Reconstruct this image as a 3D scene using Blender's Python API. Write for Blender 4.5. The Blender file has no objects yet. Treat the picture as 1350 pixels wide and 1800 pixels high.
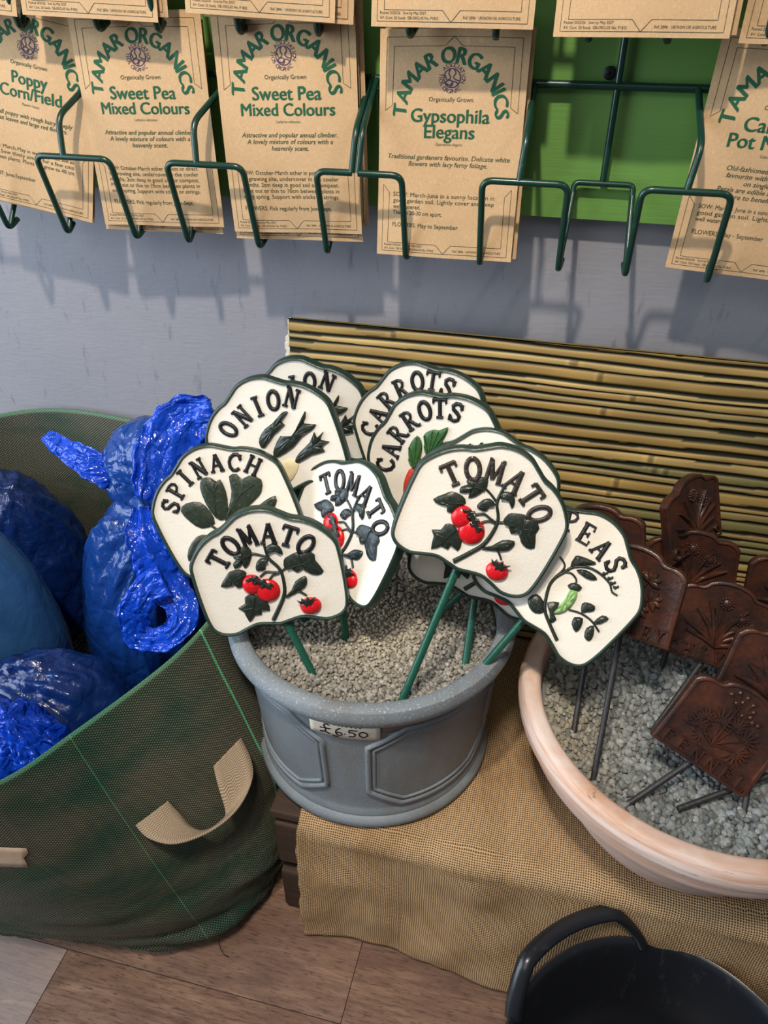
import bpy, math, random
import numpy as np
from mathutils import Vector, Matrix, noise
random.seed(7); rng = np.random.default_rng(7)
SC = bpy.context.scene; COL = SC.collection
PI = math.pi
# ------------------------------------------------------------------ camera numbers
FPX = 1370.0; PITCH = math.radians(35.6); YAW = math.radians(13.7); CAM = Vector((0, -.93, 1.05))
HD = Vector((-math.sin(YAW), math.cos(YAW), 0)); FW = HD*math.cos(PITCH) + Vector((0, 0, -math.sin(PITCH)))
RT = Vector((math.cos(YAW), math.sin(YAW), 0)); UP = RT.cross(FW)
def ray(x, y): return FW + RT*((x-675)/FPX) + UP*((900-y)/FPX)
def onY(x, y, Y): r = ray(x, y); return CAM + r*((Y-CAM.y)/r.y)
def onZ(x, y, Z): r = ray(x, y); return CAM + r*((Z-CAM.z)/r.z)
cam = bpy.data.cameras.new('camera'); co = bpy.data.objects.new('camera', cam); COL.objects.link(co)
cam.sensor_fit = 'VERTICAL'; cam.sensor_height = 36; cam.lens = FPX/1800*36; cam.clip_start = .02
M4 = Matrix((RT, UP, -FW)).transposed().to_4x4(); M4.translation = CAM; co.matrix_world = M4
SC.camera = co
# ------------------------------------------------------------------ mesh builder
class MB:
    def __init__(s): s.v = []; s.f = []; s.m = []; s.uv = {}; s.col = None
    def add(s, vs, fs, mi=0):
        o = len(s.v); s.v += [tuple(v) for v in vs]; s.f += [tuple(i+o for i in f) for f in fs]; s.m += [mi]*len(fs); return o
    def box(s, x0, x1, y0, y1, z0, z1, mi=0):
        s.add([(x, y, z) for x in (x0, x1) for y in (y0, y1) for z in (z0, z1)],
              [(0, 1, 3, 2), (4, 6, 7, 5), (0, 4, 5, 1), (2, 3, 7, 6), (0, 2, 6, 4), (1, 5, 7, 3)], mi)
    def grid(s, P, nu, nv, mi=0, closeu=False):
        fs = []
        for i in range(nu if closeu else nu-1):
            for j in range(nv-1):
                a = i*nv+j; b = ((i+1) % nu)*nv+j; fs.append((a, b, b+1, a+1))
        return s.add(P, fs, mi)
    def tube(s, pts, r, n=8, mi=0, closed=False, flat=1.0, upv=None, cap=True):
        P = [Vector(p) for p in pts]; N = len(P); R = r if hasattr(r, '__len__') else [r]*N
        t0 = None; vs = []
        for i in range(N):
            if closed: t = (P[(i+1) % N]-P[i-1])
            else: t = P[min(i+1, N-1)]-P[max(i-1, 0)]
            t.normalize()
            if t0 is None:
                u = Vector(upv) if upv else (Vector((0, 0, 1)) if abs(t.z) < .8 else Vector((1, 0, 0)))
                a = t.cross(u).normalized()
            else:
                a = (a - t*a.dot(t)).normalized()
            b = a.cross(t).normalized() if not upv else t.cross(a)*-1
            if upv:
                a = t.cross(Vector(upv)).normalized(); b = a.cross(t).normalized()
            t0 = t
            for k in range(n):
                an = 2*PI*k/n; vs.append(P[i] + a*(R[i]*math.cos(an)) + b*(R[i]*flat*math.sin(an)))
        fs = []
        for i in range(N if closed else N-1):
            for k in range(n):
                j = (i+1) % N; fs.append((i*n+k, i*n+(k+1) % n, j*n+(k+1) % n, j*n+k))
        if not closed and cap: fs += [tuple(range(n-1, -1, -1)), tuple((N-1)*n+k for k in range(n))]
        s.add(vs, fs, mi)
    def lathe(s, prof, n=96, cx=0, cy=0, mi=0, closed=True):
        m = len(prof); vs = [(cx+r*math.cos(2*PI*i/n), cy+r*math.sin(2*PI*i/n), z) for i in range(n) for r, z in prof]
        s.grid(vs, n, m, mi, True)
    def ridge(s, pts, w, h, mi=0, z0=0, taper=True):
        """raised stroke in the local xy plane, rounded top"""
        P = [Vector((p[0], p[1], 0)) for p in pts]; N = len(P); W = w if hasattr(w, '__len__') else [w]*N
        vs = []
        for i in range(N):
            t = (P[min(i+1, N-1)]-P[max(i-1, 0)]); t.normalize(); n = Vector((-t.y, t.x, 0))
            for a, b in ((-1, 0), (-.9, .65), (-.45, 1), (.45, 1), (.9, .65), (1, 0)):
                q = P[i]+n*(a*W[i]); vs.append((q.x, q.y, z0+h*b))
        fs = [(i*6+k+1, i*6+k, i*6+6+k, i*6+7+k) for i in range(N-1) for k in range(5)]
        fs += [tuple(range(6)), tuple((N-1)*6+k for k in (5, 4, 3, 2, 1, 0))]
        s.add(vs, fs, mi)
    def relief(s, out, h, mi=0, z0=0, inset=.8, c=None, vein=0):
        """low domed relief from a 2D outline"""
        O = [Vector((p[0], p[1], 0)) for p in out]
        c = Vector((c[0], c[1], 0)) if c else sum(O, Vector())/len(O); n = len(O)
        vs = []
        for k, (f, z) in enumerate(((1, 0), (.985, h*.55), (inset, h), (.45, h*1.25))):
            for i, p in enumerate(O):
                q = c+(p-c)*f; vs.append((q.x, q.y, z0+z*(1 + (vein*((i % 2)*2-1) if k in (2, 3) else 0))))
        vs.append((c.x, c.y, z0+h*1.15))
        area = sum(O[i].x*O[(i+1) % n].y-O[(i+1) % n].x*O[i].y for i in range(n))
        fs = []
        for r in range(3):
            for i in range(n): fs.append((r*n+i, r*n+(i+1) % n, (r+1)*n+(i+1) % n, (r+1)*n+i))
        fs += [(3*n+i, 3*n+(i+1) % n, 4*n) for i in range(n)]
        if area < 0: fs = [f[::-1] for f in fs]
        s.add(vs, fs, mi)
    def dome(s, cx, cy, rx, ry, h, mi=0, z0=0, n=24, m=8):
        vs = [(cx, cy, z0+h)]; fs = []
        for j in range(1, m+1):
            a = j/m*PI/2
            for k in range(n):
                b = 2*PI*k/n; vs.append((cx+rx*math.sin(a)*math.cos(b), cy+ry*math.sin(a)*math.sin(b), z0+h*math.cos(a)))
        for k in range(n): fs.append((0, 1+k, 1+(k+1) % n))
        for j in range(m-1):
            for k in range(n): fs.append((1+j*n+k, 1+(j+1)*n+k, 1+(j+1)*n+(k+1) % n, 1+j*n+(k+1) % n))
        s.add(vs, fs, mi)
    def mesh(s, name, mats, smooth=True, ang=None):
        me = bpy.data.meshes.new(name); me.from_pydata(s.v, [], s.f); me.update()
        for m in (mats if isinstance(mats, (list, tuple)) else [mats]): me.materials.append(m)
        me.polygons.foreach_set('material_index', s.m)
        me.polygons.foreach_set('use_smooth', [bool(smooth)]*len(s.f))
        for nm, arr in s.uv.items():
            l = me.uv_layers.new(name=nm); idx = np.zeros(len(me.loops), np.int32); me.loops.foreach_get('vertex_index', idx)
            l.data.foreach_set('uv', np.asarray(arr, np.float32)[idx].ravel())
        if s.col is not None:
            c = me.color_attributes.new('tint', 'FLOAT_COLOR', 'POINT'); c.data.foreach_set('color', np.asarray(s.col, np.float32).ravel())
        if smooth and ang:
            try: me.set_sharp_from_angle(angle=math.radians(ang))
            except Exception: pass
        return me
    def obj(s, name, mats, parent=None, smooth=True, ang=40):
        o = bpy.data.objects.new(name, s.mesh(name, mats, smooth, ang)); COL.objects.link(o)
        if parent: o.parent = parent
        return o
def tag(o, label=None, cat=None, group=None, kind=None):
    if label: o['label'] = label
    if cat: o['category'] = cat
    if group: o['group'] = group
    if kind: o['kind'] = kind
    return o
def empty(name, loc=(0, 0, 0), rot=None):
    o = bpy.data.objects.new(name, None); COL.objects.link(o); o.empty_display_size = .02
    m = (rot.to_4x4() if rot else Matrix.Identity(4)); m.translation = Vector(loc); o.matrix_world = m
    return o
def cr(P, n=8, closed=True):
    P = [np.array(p, float) for p in P]; N = len(P); o = []
    for i in range(N if closed else N-1):
        if closed: p0, p1, p2, p3 = [P[(i+k) % N] for k in (-1, 0, 1, 2)]
        else: p0, p1, p2, p3 = [P[min(max(i+k, 0), N-1)] for k in (-1, 0, 1, 2)]
        for j in range(n):
            t = j/n; o.append(.5*((2*p1)+(-p0+p2)*t+(2*p0-5*p1+4*p2-p3)*t*t+(-p0+3*p1-3*p2+p3)*t**3))
    if not closed: o.append(P[-1])
    return o
def fillet(pts, r, n=6):
    P = [Vector(p) for p in pts]; o = [P[0]]
    for i in range(1, len(P)-1):
        a = (P[i-1]-P[i]); b = (P[i+1]-P[i]); d = min(r, a.length*.48, b.length*.48)
        p0 = P[i]+a.normalized()*d; p2 = P[i]+b.normalized()*d
        for k in range(n+1):
            t = k/n; o.append(p0*(1-t)**2 + P[i]*(2*t*(1-t)) + p2*t*t)
    o.append(P[-1]); return o
def fbm(p, oct=4): return noise.fractal(Vector(p), .9, 2.1, oct)
# ------------------------------------------------------------------ materials
def srgb(r, g, b):
    f = lambda c: ((c/255+.055)/1.055)**2.4 if c > 10 else c/255/12.92
    return (f(r), f(g), f(b), 1)
class Mt:
    def __init__(s, name, col=(.5, .5, .5, 1), rough=.6, spec=.5, **kw):
        s.m = bpy.data.materials.new(name); s.m.use_nodes = True; s.t = s.m.node_tree; s.b = s.t.nodes['Principled BSDF']
        s.b.inputs['Base Color'].default_value = col; s.b.inputs['Roughness'].default_value = rough
        s.b.inputs['Specular IOR Level'].default_value = spec
        for k, v in kw.items(): s.b.inputs[k].default_value = v
    def n(s, ty, ins=None, **props):
        nd = s.t.nodes.new('ShaderNode'+ty)
        for k, v in props.items(): setattr(nd, k, v)
        for k, v in (ins or {}).items():
            if hasattr(v, 'is_linked') or isinstance(v, bpy.types.NodeSocket): s.t.links.new(v, nd.inputs[k])
            else: nd.inputs[k].default_value = v
        return nd
    def link(s, a, b): s.t.links.new(a, s.b.inputs[b])
    def co(s, kind='Object'): return s.n('TexCoord').outputs[kind]
    def mapc(s, c, scale=(1, 1, 1), rot=(0, 0, 0), loc=(0, 0, 0)):
        return s.n('Mapping', {'Vector': c, 'Scale': scale, 'Rotation': rot, 'Location': loc}).outputs[0]
    def noise(s, c, scale, detail=4, rough=.6, dist=0): return s.n('TexNoise', {'Vector': c, 'Scale': scale, 'Detail': detail, 'Roughness': rough, 'Distortion': dist}).outputs['Fac']
    def vor(s, c, scale, feature='F1', out='Distance'): return s.n('TexVoronoi', {'Vector': c, 'Scale': scale}, feature=feature).outputs[out]
    def ramp(s, f, stops):
        nd = s.n('ValToRGB', {'Fac': f}); e = nd.color_ramp.elements
        while len(e) < len(stops): e.new(.5)
        for el, (p, c) in zip(e, stops): el.position = p; el.color = c
        return nd.outputs['Color']
    def mix(s, f, a, b, mode='MIX'):
        nd = s.n('Mix', None, data_type='RGBA', blend_type=mode)
        for i, v in ((0, f), (6, a), (7, b)):
            if isinstance(v, bpy.types.NodeSocket): s.t.links.new(v, nd.inputs[i])
            else: nd.inputs[i].default_value = v
        return nd.outputs[2]
    def math(s, op, a, b=0, c=0):
        nd = s.n('Math', None, operation=op)
        for i, v in enumerate((a, b, c)):
            if isinstance(v, bpy.types.NodeSocket): s.t.links.new(v, nd.inputs[i])
            else: nd.inputs[i].default_value = v
        return nd.outputs[0]
    def sep(s, c): nd = s.n('SeparateXYZ', {'Vector': c}); return nd.outputs
    def bump(s, h, strength=.3, dist=.002, nrm=None):
        nd = s.n('Bump', {'Height': h, 'Strength': strength, 'Distance': dist})
        if nrm is not None: s.t.links.new(nrm, nd.inputs['Normal'])
        s.t.links.new(nd.outputs[0], s.b.inputs['Normal']); return nd.outputs[0]
W1 = (1, 1, 1, 1); B0 = (0, 0, 0, 1)
def g(v): return (v, v, v, 1)
# wall paint
k = Mt('wall paint', srgb(150, 150, 158), .62, .35); c = k.co()
n1 = k.noise(c, 3, 5, .6); n2 = k.noise(k.mapc(c, (60, 1, 14), (0, .6, 0)), 1, 3, .7)
k.link(k.mix(k.ramp(n2, [(.60, B0), (.72, g(.6))]), k.mix(n1, srgb(140, 140, 148), srgb(157, 156, 163)), srgb(105, 106, 116)), 'Base Color')
k.bump(k.math('ADD', k.math('MULTIPLY', k.noise(c, 18, 6, .7), 1), k.math('MULTIPLY', k.noise(k.mapc(c, (40, 1, 220)), 1, 2), .35)), .28, .004); M_WALL = k.m
# green board
k = Mt('green gloss paint', srgb(84, 150, 72), .42, .5); c = k.co()
k.link(k.mix(k.noise(c, 5, 3), srgb(102, 150, 72), srgb(116, 162, 84)), 'Base Color')
k.bump(k.noise(k.mapc(c, (6, 1, 160)), 1.5, 5, .7), .25, .002); M_BOARD = k.m
# coated wire
k = Mt('dark green coated wire', srgb(22, 58, 47), .28, .55); c = k.co()
k.link(k.mix(k.ramp(k.noise(c, 120, 3), [(.64, B0), (.74, g(.5))]), srgb(20, 56, 46), srgb(60, 95, 84)), 'Base Color'); M_WIRE = k.m
M_SCREW = Mt('black screw', srgb(22, 24, 26), .4).m
# kraft paper + inks
k = Mt('kraft paper', srgb(205, 168, 122), .82, .2); c = k.co()
f1 = k.noise(k.mapc(c, (260, 260, 60)), 1, 3, .7); f2 = k.noise(k.mapc(c, (900, 300, 900), (0, 0, .8)), 1, 2, .6)
base = k.mix(f1, srgb(194, 158, 118), srgb(214, 182, 142))
base = k.mix(k.ramp(f2, [(.62, B0), (.7, g(.55))]), base, srgb(236, 206, 165))
base = k.mix(k.ramp(k.noise(k.mapc(c, (500, 700, 500), (0, 0, -.5), (3, 1, 2)), 1, 2), [(.64, B0), (.72, g(.5))]), base, srgb(160, 120, 80))
k.link(base, 'Base Color'); k.bump(k.noise(c, 30, 4), .2, .002); M_KRAFT = k.m
M_INKG = Mt('green ink', srgb(40, 92, 66), .7, .2).m
M_INKT = Mt('grey green ink', srgb(84, 98, 76), .75, .2).m
M_INKV = Mt('violet ink', srgb(84, 68, 96), .75, .2).m
M_INKK = Mt('thin dark ink', srgb(62, 72, 58), .75, .2).m
# signs
k = Mt('cream cast paint', srgb(236, 230, 216), .5, .4); c = k.co()
k.link(k.mix(k.noise(c, 40, 3), srgb(234, 230, 220), srgb(224, 218, 206)), 'Base Color')
k.bump(k.noise(c, 330, 4, .7), .35, .0012); M_CREAM = k.m
def castmat(name, a, b, rough=.38, bs=.35):
    k = Mt(name, a, rough, .5); c = k.co(); k.link(k.mix(k.ramp(k.noise(c, 260, 3, .7), [(.55, B0), (.75, W1)]), a, b), 'Base Color')
    k.bump(k.noise(c, 300, 3), bs, .0012); return k.m
M_RIM = castmat('dark green rim paint', srgb(30, 52, 44), srgb(44, 68, 58))
M_LET = castmat('black lettering paint', srgb(20, 21, 24), srgb(44, 44, 44), .42)
M_LETB = castmat('worn brown black lettering paint', srgb(46, 40, 36), srgb(105, 92, 78), .42)
M_LEAF = castmat('leaf relief paint', srgb(34, 42, 36), srgb(62, 72, 58), .35)
M_LEAFB = castmat('blue grey leaf relief paint', srgb(38, 48, 52), srgb(88, 98, 104), .32)
M_SPIN = castmat('spinach relief paint', srgb(40, 50, 40), srgb(74, 86, 66), .38)
M_RED = castmat('tomato red paint', srgb(200, 22, 32), srgb(222, 54, 56), .25, .25)
M_ORANGE = castmat('carrot paint', srgb(196, 58, 42), srgb(215, 96, 70), .35)
M_CTOP = castmat('carrot top paint', srgb(48, 90, 48), srgb(96, 122, 76), .4)
M_POD = castmat('pea pod paint', srgb(132, 178, 108), srgb(190, 205, 120), .3)
M_BULB = castmat('onion bulb paint', srgb(222, 208, 170), srgb(196, 178, 130), .45)
M_STAKE = castmat('green stake paint', srgb(24, 78, 62), srgb(36, 92, 76), .35)
k = Mt('rusty cast iron', srgb(74, 42, 32), .30, .5); c = k.co()
k.link(k.mix(k.ramp(k.noise(c, 26, 5, .7), [(.42, B0), (.66, W1)]), srgb(50, 35, 32), k.mix(k.noise(c, 160, 2), srgb(98, 52, 30), srgb(70, 42, 34))), 'Base Color')
k.bump(k.noise(c, 230, 4, .7), .45, .0012); M_RUST = k.m
M_RODS = castmat('dark iron stake', srgb(44, 42, 44), srgb(76, 70, 68), .5)
# pot
k = Mt('lead grey glaze', srgb(118, 130, 142), .5, .45); c = k.co(); z = k.sep(c)[2]
n1 = k.noise(c, 9, 5, .65); n2 = k.noise(k.mapc(c, (22, 22, 3)), 1, 4)
base = k.mix(n1, srgb(88, 96, 102), srgb(142, 152, 160)); base = k.mix(k.ramp(n2, [(.5, B0), (.72, g(.6))]), base, srgb(112, 108, 104))
base = k.mix(k.ramp(k.noise(c, 34, 4, .7), [(.68, B0), (.71, g(.9))]), base, srgb(128, 112, 98))
sp = k.ramp(k.noise(c, 420, 2, .8), [(.6, B0), (.68, g(.75))])
base = k.mix(k.math('MULTIPLY', sp, k.math('ADD', k.math('MULTIPLY', k.math('GREATER_THAN', z, .190), .75), .2)), base, srgb(196, 204, 208))
k.link(base, 'Base Color'); k.bump(k.math('ADD', k.noise(c, 420, 3, .8), k.noise(c, 25, 4)), .3, .002); M_POT = k.m
k = Mt('terracotta with whitewash', srgb(205, 160, 130), .8, .2); c = k.co()
ang = k.mapc(c, (3, 3, 55)); n1 = k.noise(ang, 2.2, 5, .7); n2 = k.noise(c, 9, 4)
base = k.mix(k.ramp(n1, [(.42, B0), (.62, g(.9))]), srgb(206, 164, 138), srgb(228, 214, 208)); base = k.mix(k.ramp(n2, [(.45, B0), (.75, g(.5))]), base, srgb(214, 174, 152))
sc_ = k.ramp(k.noise(k.mapc(c, (12, 12, 320)), 2.0, 3, .75), [(.66, B0), (.7, g(.75))])
k.link(k.mix(sc_, base, srgb(112, 96, 88)), 'Base Color'); k.bump(k.noise(ang, 4, 5, .7), .3, .003); M_TERRA = k.m
def gravmat(name, a, b, d):
    k = Mt(name, a, .85, .25); at = k.n('Attribute', attribute_name='tint').outputs['Color']; c = k.co()
    r = k.n('SeparateColor', {'Color': at}).outputs
    base = k.mix(r[0], a, b); base = k.mix(k.math('MULTIPLY', r[1], .8), base, d); k.link(base, 'Base Color'); k.bump(k.noise(c, 500, 3), .5, .001); return k.m
M_GRAV = gravmat('stone grit', srgb(112, 110, 106), srgb(164, 160, 152), srgb(196, 184, 158))
M_GRAV2 = gravmat('grey stone chips', srgb(100, 106, 108), srgb(158, 164, 164), srgb(170, 156, 128))
M_PAPER = Mt('price label paper', srgb(232, 220, 198), .7, .2).m
M_PEN = Mt('black pen', srgb(34, 32, 34), .6, .2).m
k = Mt('brown tape', srgb(112, 96, 90), .35, .4, Alpha=1); M_TAPE = k.m
# burlap
k = Mt('burlap', srgb(170, 132, 88), .92, .1); uv = k.n('UVMap', uv_map='cloth').outputs[0]; c = k.co()
wob = k.n('VectorMath', {0: uv, 1: k.n('VectorMath', {0: k.n('TexNoise', {'Vector': uv, 'Scale': 40, 'Detail': 3}).outputs['Color'], 3: .0035}, operation='SCALE').outputs[0]}, operation='ADD').outputs[0]
x, y, _ = k.sep(wob); PT = .0027
sx = k.math('SINE', k.math('MULTIPLY', x, PI/PT*1.0)); sy = k.math('SINE', k.math('MULTIPLY', y, PI/PT*1.0))
ax = k.math('POWER', k.math('ABSOLUTE', sx), .8); ay = k.math('POWER', k.math('ABSOLUTE', sy), .8)
over = k.math('GREATER_THAN', k.math('MULTIPLY', k.math('SINE', k.math('MULTIPLY', x, PI/PT)), sy), 0)
thr = k.math('MAXIMUM', ax, ay); hgt = k.math('ADD', k.math('MULTIPLY', thr, .7), k.math('MULTIPLY', k.math('MULTIPLY', ax, ay), .5))
tint = k.mix(k.noise(k.mapc(uv, (900, 12, 1)), 1, 3), srgb(176, 142, 102), srgb(222, 190, 148)); tint2 = k.mix(k.noise(k.mapc(uv, (12, 900, 1)), 1, 3), srgb(168, 134, 96), srgb(214, 182, 142))
th = k.mix(k.math('GREATER_THAN', ax, ay), tint, tint2)
th = k.mix(k.ramp(k.noise(c, 11, 4), [(.45, B0), (.7, g(.55))]), th, srgb(142, 106, 66))
k.link(k.mix(k.ramp(thr, [(.60, W1), (.90, B0)]), th, srgb(58, 40, 24)), 'Base Color'); k.bump(hgt, .75, .0016); M_BURLAP = k.m
# woven ground cover fabric
k = Mt('green woven ground cover', srgb(40, 74, 56), .62, .35); uv = k.n('UVMap', uv_map='cloth').outputs[0]; c = k.co()
x, y, _ = k.sep(uv); PT = .0021
sx = k.math('SINE', k.math('MULTIPLY', x, PI/PT)); sy = k.math('SINE', k.math('MULTIPLY', y, PI/PT*1.15)); ch = k.math('MULTIPLY', sx, sy)
d1 = k.noise(c, 5, 4); d2 = k.noise(k.mapc(c, (9, 9, 26)), 1, 4)
dust = k.ramp(k.math('ADD', k.math('MULTIPLY', d1, .6), k.math('MULTIPLY', d2, .4)), [(.38, B0), (.56, W1)])
lt = k.mix(dust, srgb(66, 122, 94), srgb(142, 138, 118)); dk = k.mix(dust, srgb(26, 50, 39), srgb(66, 67, 55))
base = k.mix(k.ramp(ch, [(.42, B0), (.58, W1)]), dk, lt)
at = k.n('UVMap', uv_map='stripe').outputs[0]; st, sv, _ = k.sep(at)
base = k.mix(k.math('LESS_THAN', st, .0021), base, srgb(92, 182, 128)); base = k.mix(k.math('MULTIPLY', k.math('LESS_THAN', sv, .005), .35), base, srgb(86, 160, 120))
k.link(base, 'Base Color'); k.bump(ch, .4, .001); M_WOVEN = k.m
k = Mt('beige webbing', srgb(172, 152, 128), .85, .15); uv = k.n('UVMap', uv_map='cloth').outputs[0]; x, y, _ = k.sep(uv)
zz = k.math('SINE', k.math('ADD', k.math('MULTIPLY', y, 2200), k.math('MULTIPLY', k.math('ABSOLUTE', k.math('SUBTRACT', k.math('FRACT', k.math('MULTIPLY', x, 130)), .5)), 9)))
k.link(k.mix(k.math('MULTIPLY', k.math('ADD', zz, 1), .5), srgb(140, 122, 100), srgb(190, 170, 146)), 'Base Color'); k.bump(zz, .4, .001); M_WEB = k.m
# plastic film
def film(name, a, b, rough, cre=.6, sc_=16):
    k = Mt(name, a, rough, .5); c = k.co()
    k.link(k.mix(k.noise(c, 7, 4), a, b), 'Base Color')
    dn = k.n('VectorMath', {0: c, 1: k.n('VectorMath', {0: k.n('TexNoise', {'Vector': c, 'Scale': 9, 'Detail': 4}).outputs['Color'], 3: .10}, operation='SCALE').outputs[0]}, operation='ADD').outputs[0]
    def edges(v, s_): return k.math('MINIMUM', k.vor(v, s_, 'DISTANCE_TO_EDGE'), .25)
    st = k.mapc(dn, (1, 1, .45), (.5, .35, 0))
    h = k.math('ADD', k.math('MULTIPLY', edges(st, sc_), 2.2), k.math('MULTIPLY', edges(dn, sc_*2.7), .8))
    w2 = k.math('ABSOLUTE', k.math('SUBTRACT', k.noise(c, 55, 3, .6, .4), .5))
    k.bump(k.math('ADD', h, k.math('MULTIPLY', w2, .35)), cre, .010)
    return k
M_FILMD = film('dark filled blue film', srgb(12, 34, 82), srgb(16, 50, 118), .24, .45, 14).m
M_FILML = film('taut grey blue film', srgb(48, 92, 142), srgb(60, 108, 160), .27, .3, 7).m
M_FILMM = film('filled blue film', srgb(16, 52, 122), srgb(24, 70, 152), .22, .5, 13).m
k = film('loose bright blue film', srgb(8, 52, 176), srgb(18, 78, 212), .18, .75, 22); k.b.inputs['Transmission Weight'].default_value = 0; M_FILMB = k.m
# tub
k = Mt('black rubber', srgb(34, 36, 41), .27, .5); c = k.co()
k.link(k.mix(k.ramp(k.noise(k.mapc(c, (30, 30, 8)), 2, 4, .7), [(.6, B0), (.75, g(.6))]), srgb(32, 34, 39), srgb(66, 70, 80)), 'Base Color'); k.bump(k.noise(c, 60, 3), .08, .001); M_TUB = k.m
# wood
k = Mt('dark crate wood', srgb(84, 64, 52), .75, .25); c = k.co()
k.link(k.mix(k.noise(k.mapc(c, (6, 60, 60)), 1, 5), srgb(44, 34, 30), srgb(84, 66, 54)), 'Base Color'); k.bump(k.noise(k.mapc(c, (6, 60, 60)), 1, 5), .4, .003); M_CRATE = k.m
k = Mt('wood look vinyl', srgb(130, 96, 76), .34, .45); c = k.co(); at = k.n('Attribute', attribute_name='tint').outputs['Color']
r = k.n('SeparateColor', {'Color': at}).outputs
cc = k.n('VectorMath', {0: c, 1: k.n('CombineXYZ', {'X': k.math('MULTIPLY', r[1], 9), 'Y': k.math('MULTIPLY', r[1], 3)}).outputs[0]}, operation='ADD').outputs[0]
g1 = k.noise(k.mapc(cc, (14, 150, 1)), 1, 6, .72, .8); g2 = k.noise(k.mapc(cc, (4, 11, 1)), 1, 4, .6, 1.5); g3 = k.noise(k.mapc(cc, (60, 420, 1)), 1, 3, .7)
base = k.mix(k.ramp(g1, [(.3, B0), (.7, W1)]), srgb(100, 72, 56), srgb(170, 134, 110)); base = k.mix(k.ramp(g2, [(.35, B0), (.7, g(.75))]), base, srgb(92, 66, 56))
base = k.mix(k.ramp(g3, [(.54, B0), (.64, g(.75))]), base, srgb(66, 46, 40)); base = k.mix(k.math('MULTIPLY', r[0], .42), base, srgb(214, 204, 200))  # red tint channel also carries the painted daylight glare
k.link(base, 'Base Color'); k.bump(g1, .12, .001); M_FLOOR = k.m
M_GAP = Mt('plank gap', srgb(42, 34, 30), .8).m
# bamboo print
k = Mt('bamboo print', srgb(170, 140, 80), .5, .4); at = k.n('Attribute', attribute_name='tint').outputs['Color']; c = k.co()
k.link(k.mix(k.math('MULTIPLY', k.noise(k.mapc(c, (30, 30, 500)), 1, 3), .35), at, srgb(66, 62, 34)), 'Base Color'); k.bump(k.noise(k.mapc(c, (200, 20, 200)), 1, 3), .12, .001); M_BAMB = k.m
M_CARD = Mt('torn white card', srgb(222, 216, 202), .8, .2).m
# ------------------------------------------------------------------ setting
m = MB(); m.box(-3, 3, 0, .1, -.02, 2.6); tag(m.obj('wall_back', M_WALL, ang=30), kind='structure')
m = MB(); tints = []
rows = [-.549-.182*i for i in range(-3, 12)]
for ri, y1 in enumerate(rows):
    y0 = y1-.182
    if y0 > .02: continue
    y1 = min(y1, .0)
    j0 = -.147 if ri == 2 else (-.515 if ri == 3 else -.3+.37*((ri*.618) % 1))
    xs = [j0+1.22*q for q in range(-3, 4)]
    for a, b in zip(xs[:-1], xs[1:]):
        gp = .0005; sk = .02 if True else 0
        m.add([(a+gp+sk*(y0+.549)*.5, y0+gp, 0), (b-gp+sk*(y0+.549)*.5, y0+gp, 0), (b-gp+sk*(y1+.549)*.5, y1-gp, 0), (a+gp+sk*(y1+.549)*.5, y1-gp, 0)], [(0, 1, 2, 3)])
        pale = .6 if (ri == 3 and b < -.4) else rng.random()*.12  # daylight glare painted as pale tint on the left planks; others vary randomly
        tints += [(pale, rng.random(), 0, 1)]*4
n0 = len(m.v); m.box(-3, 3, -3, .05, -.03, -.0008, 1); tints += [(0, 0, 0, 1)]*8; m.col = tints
tag(m.obj('floor', [M_FLOOR, M_GAP], smooth=False), kind='structure')
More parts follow.
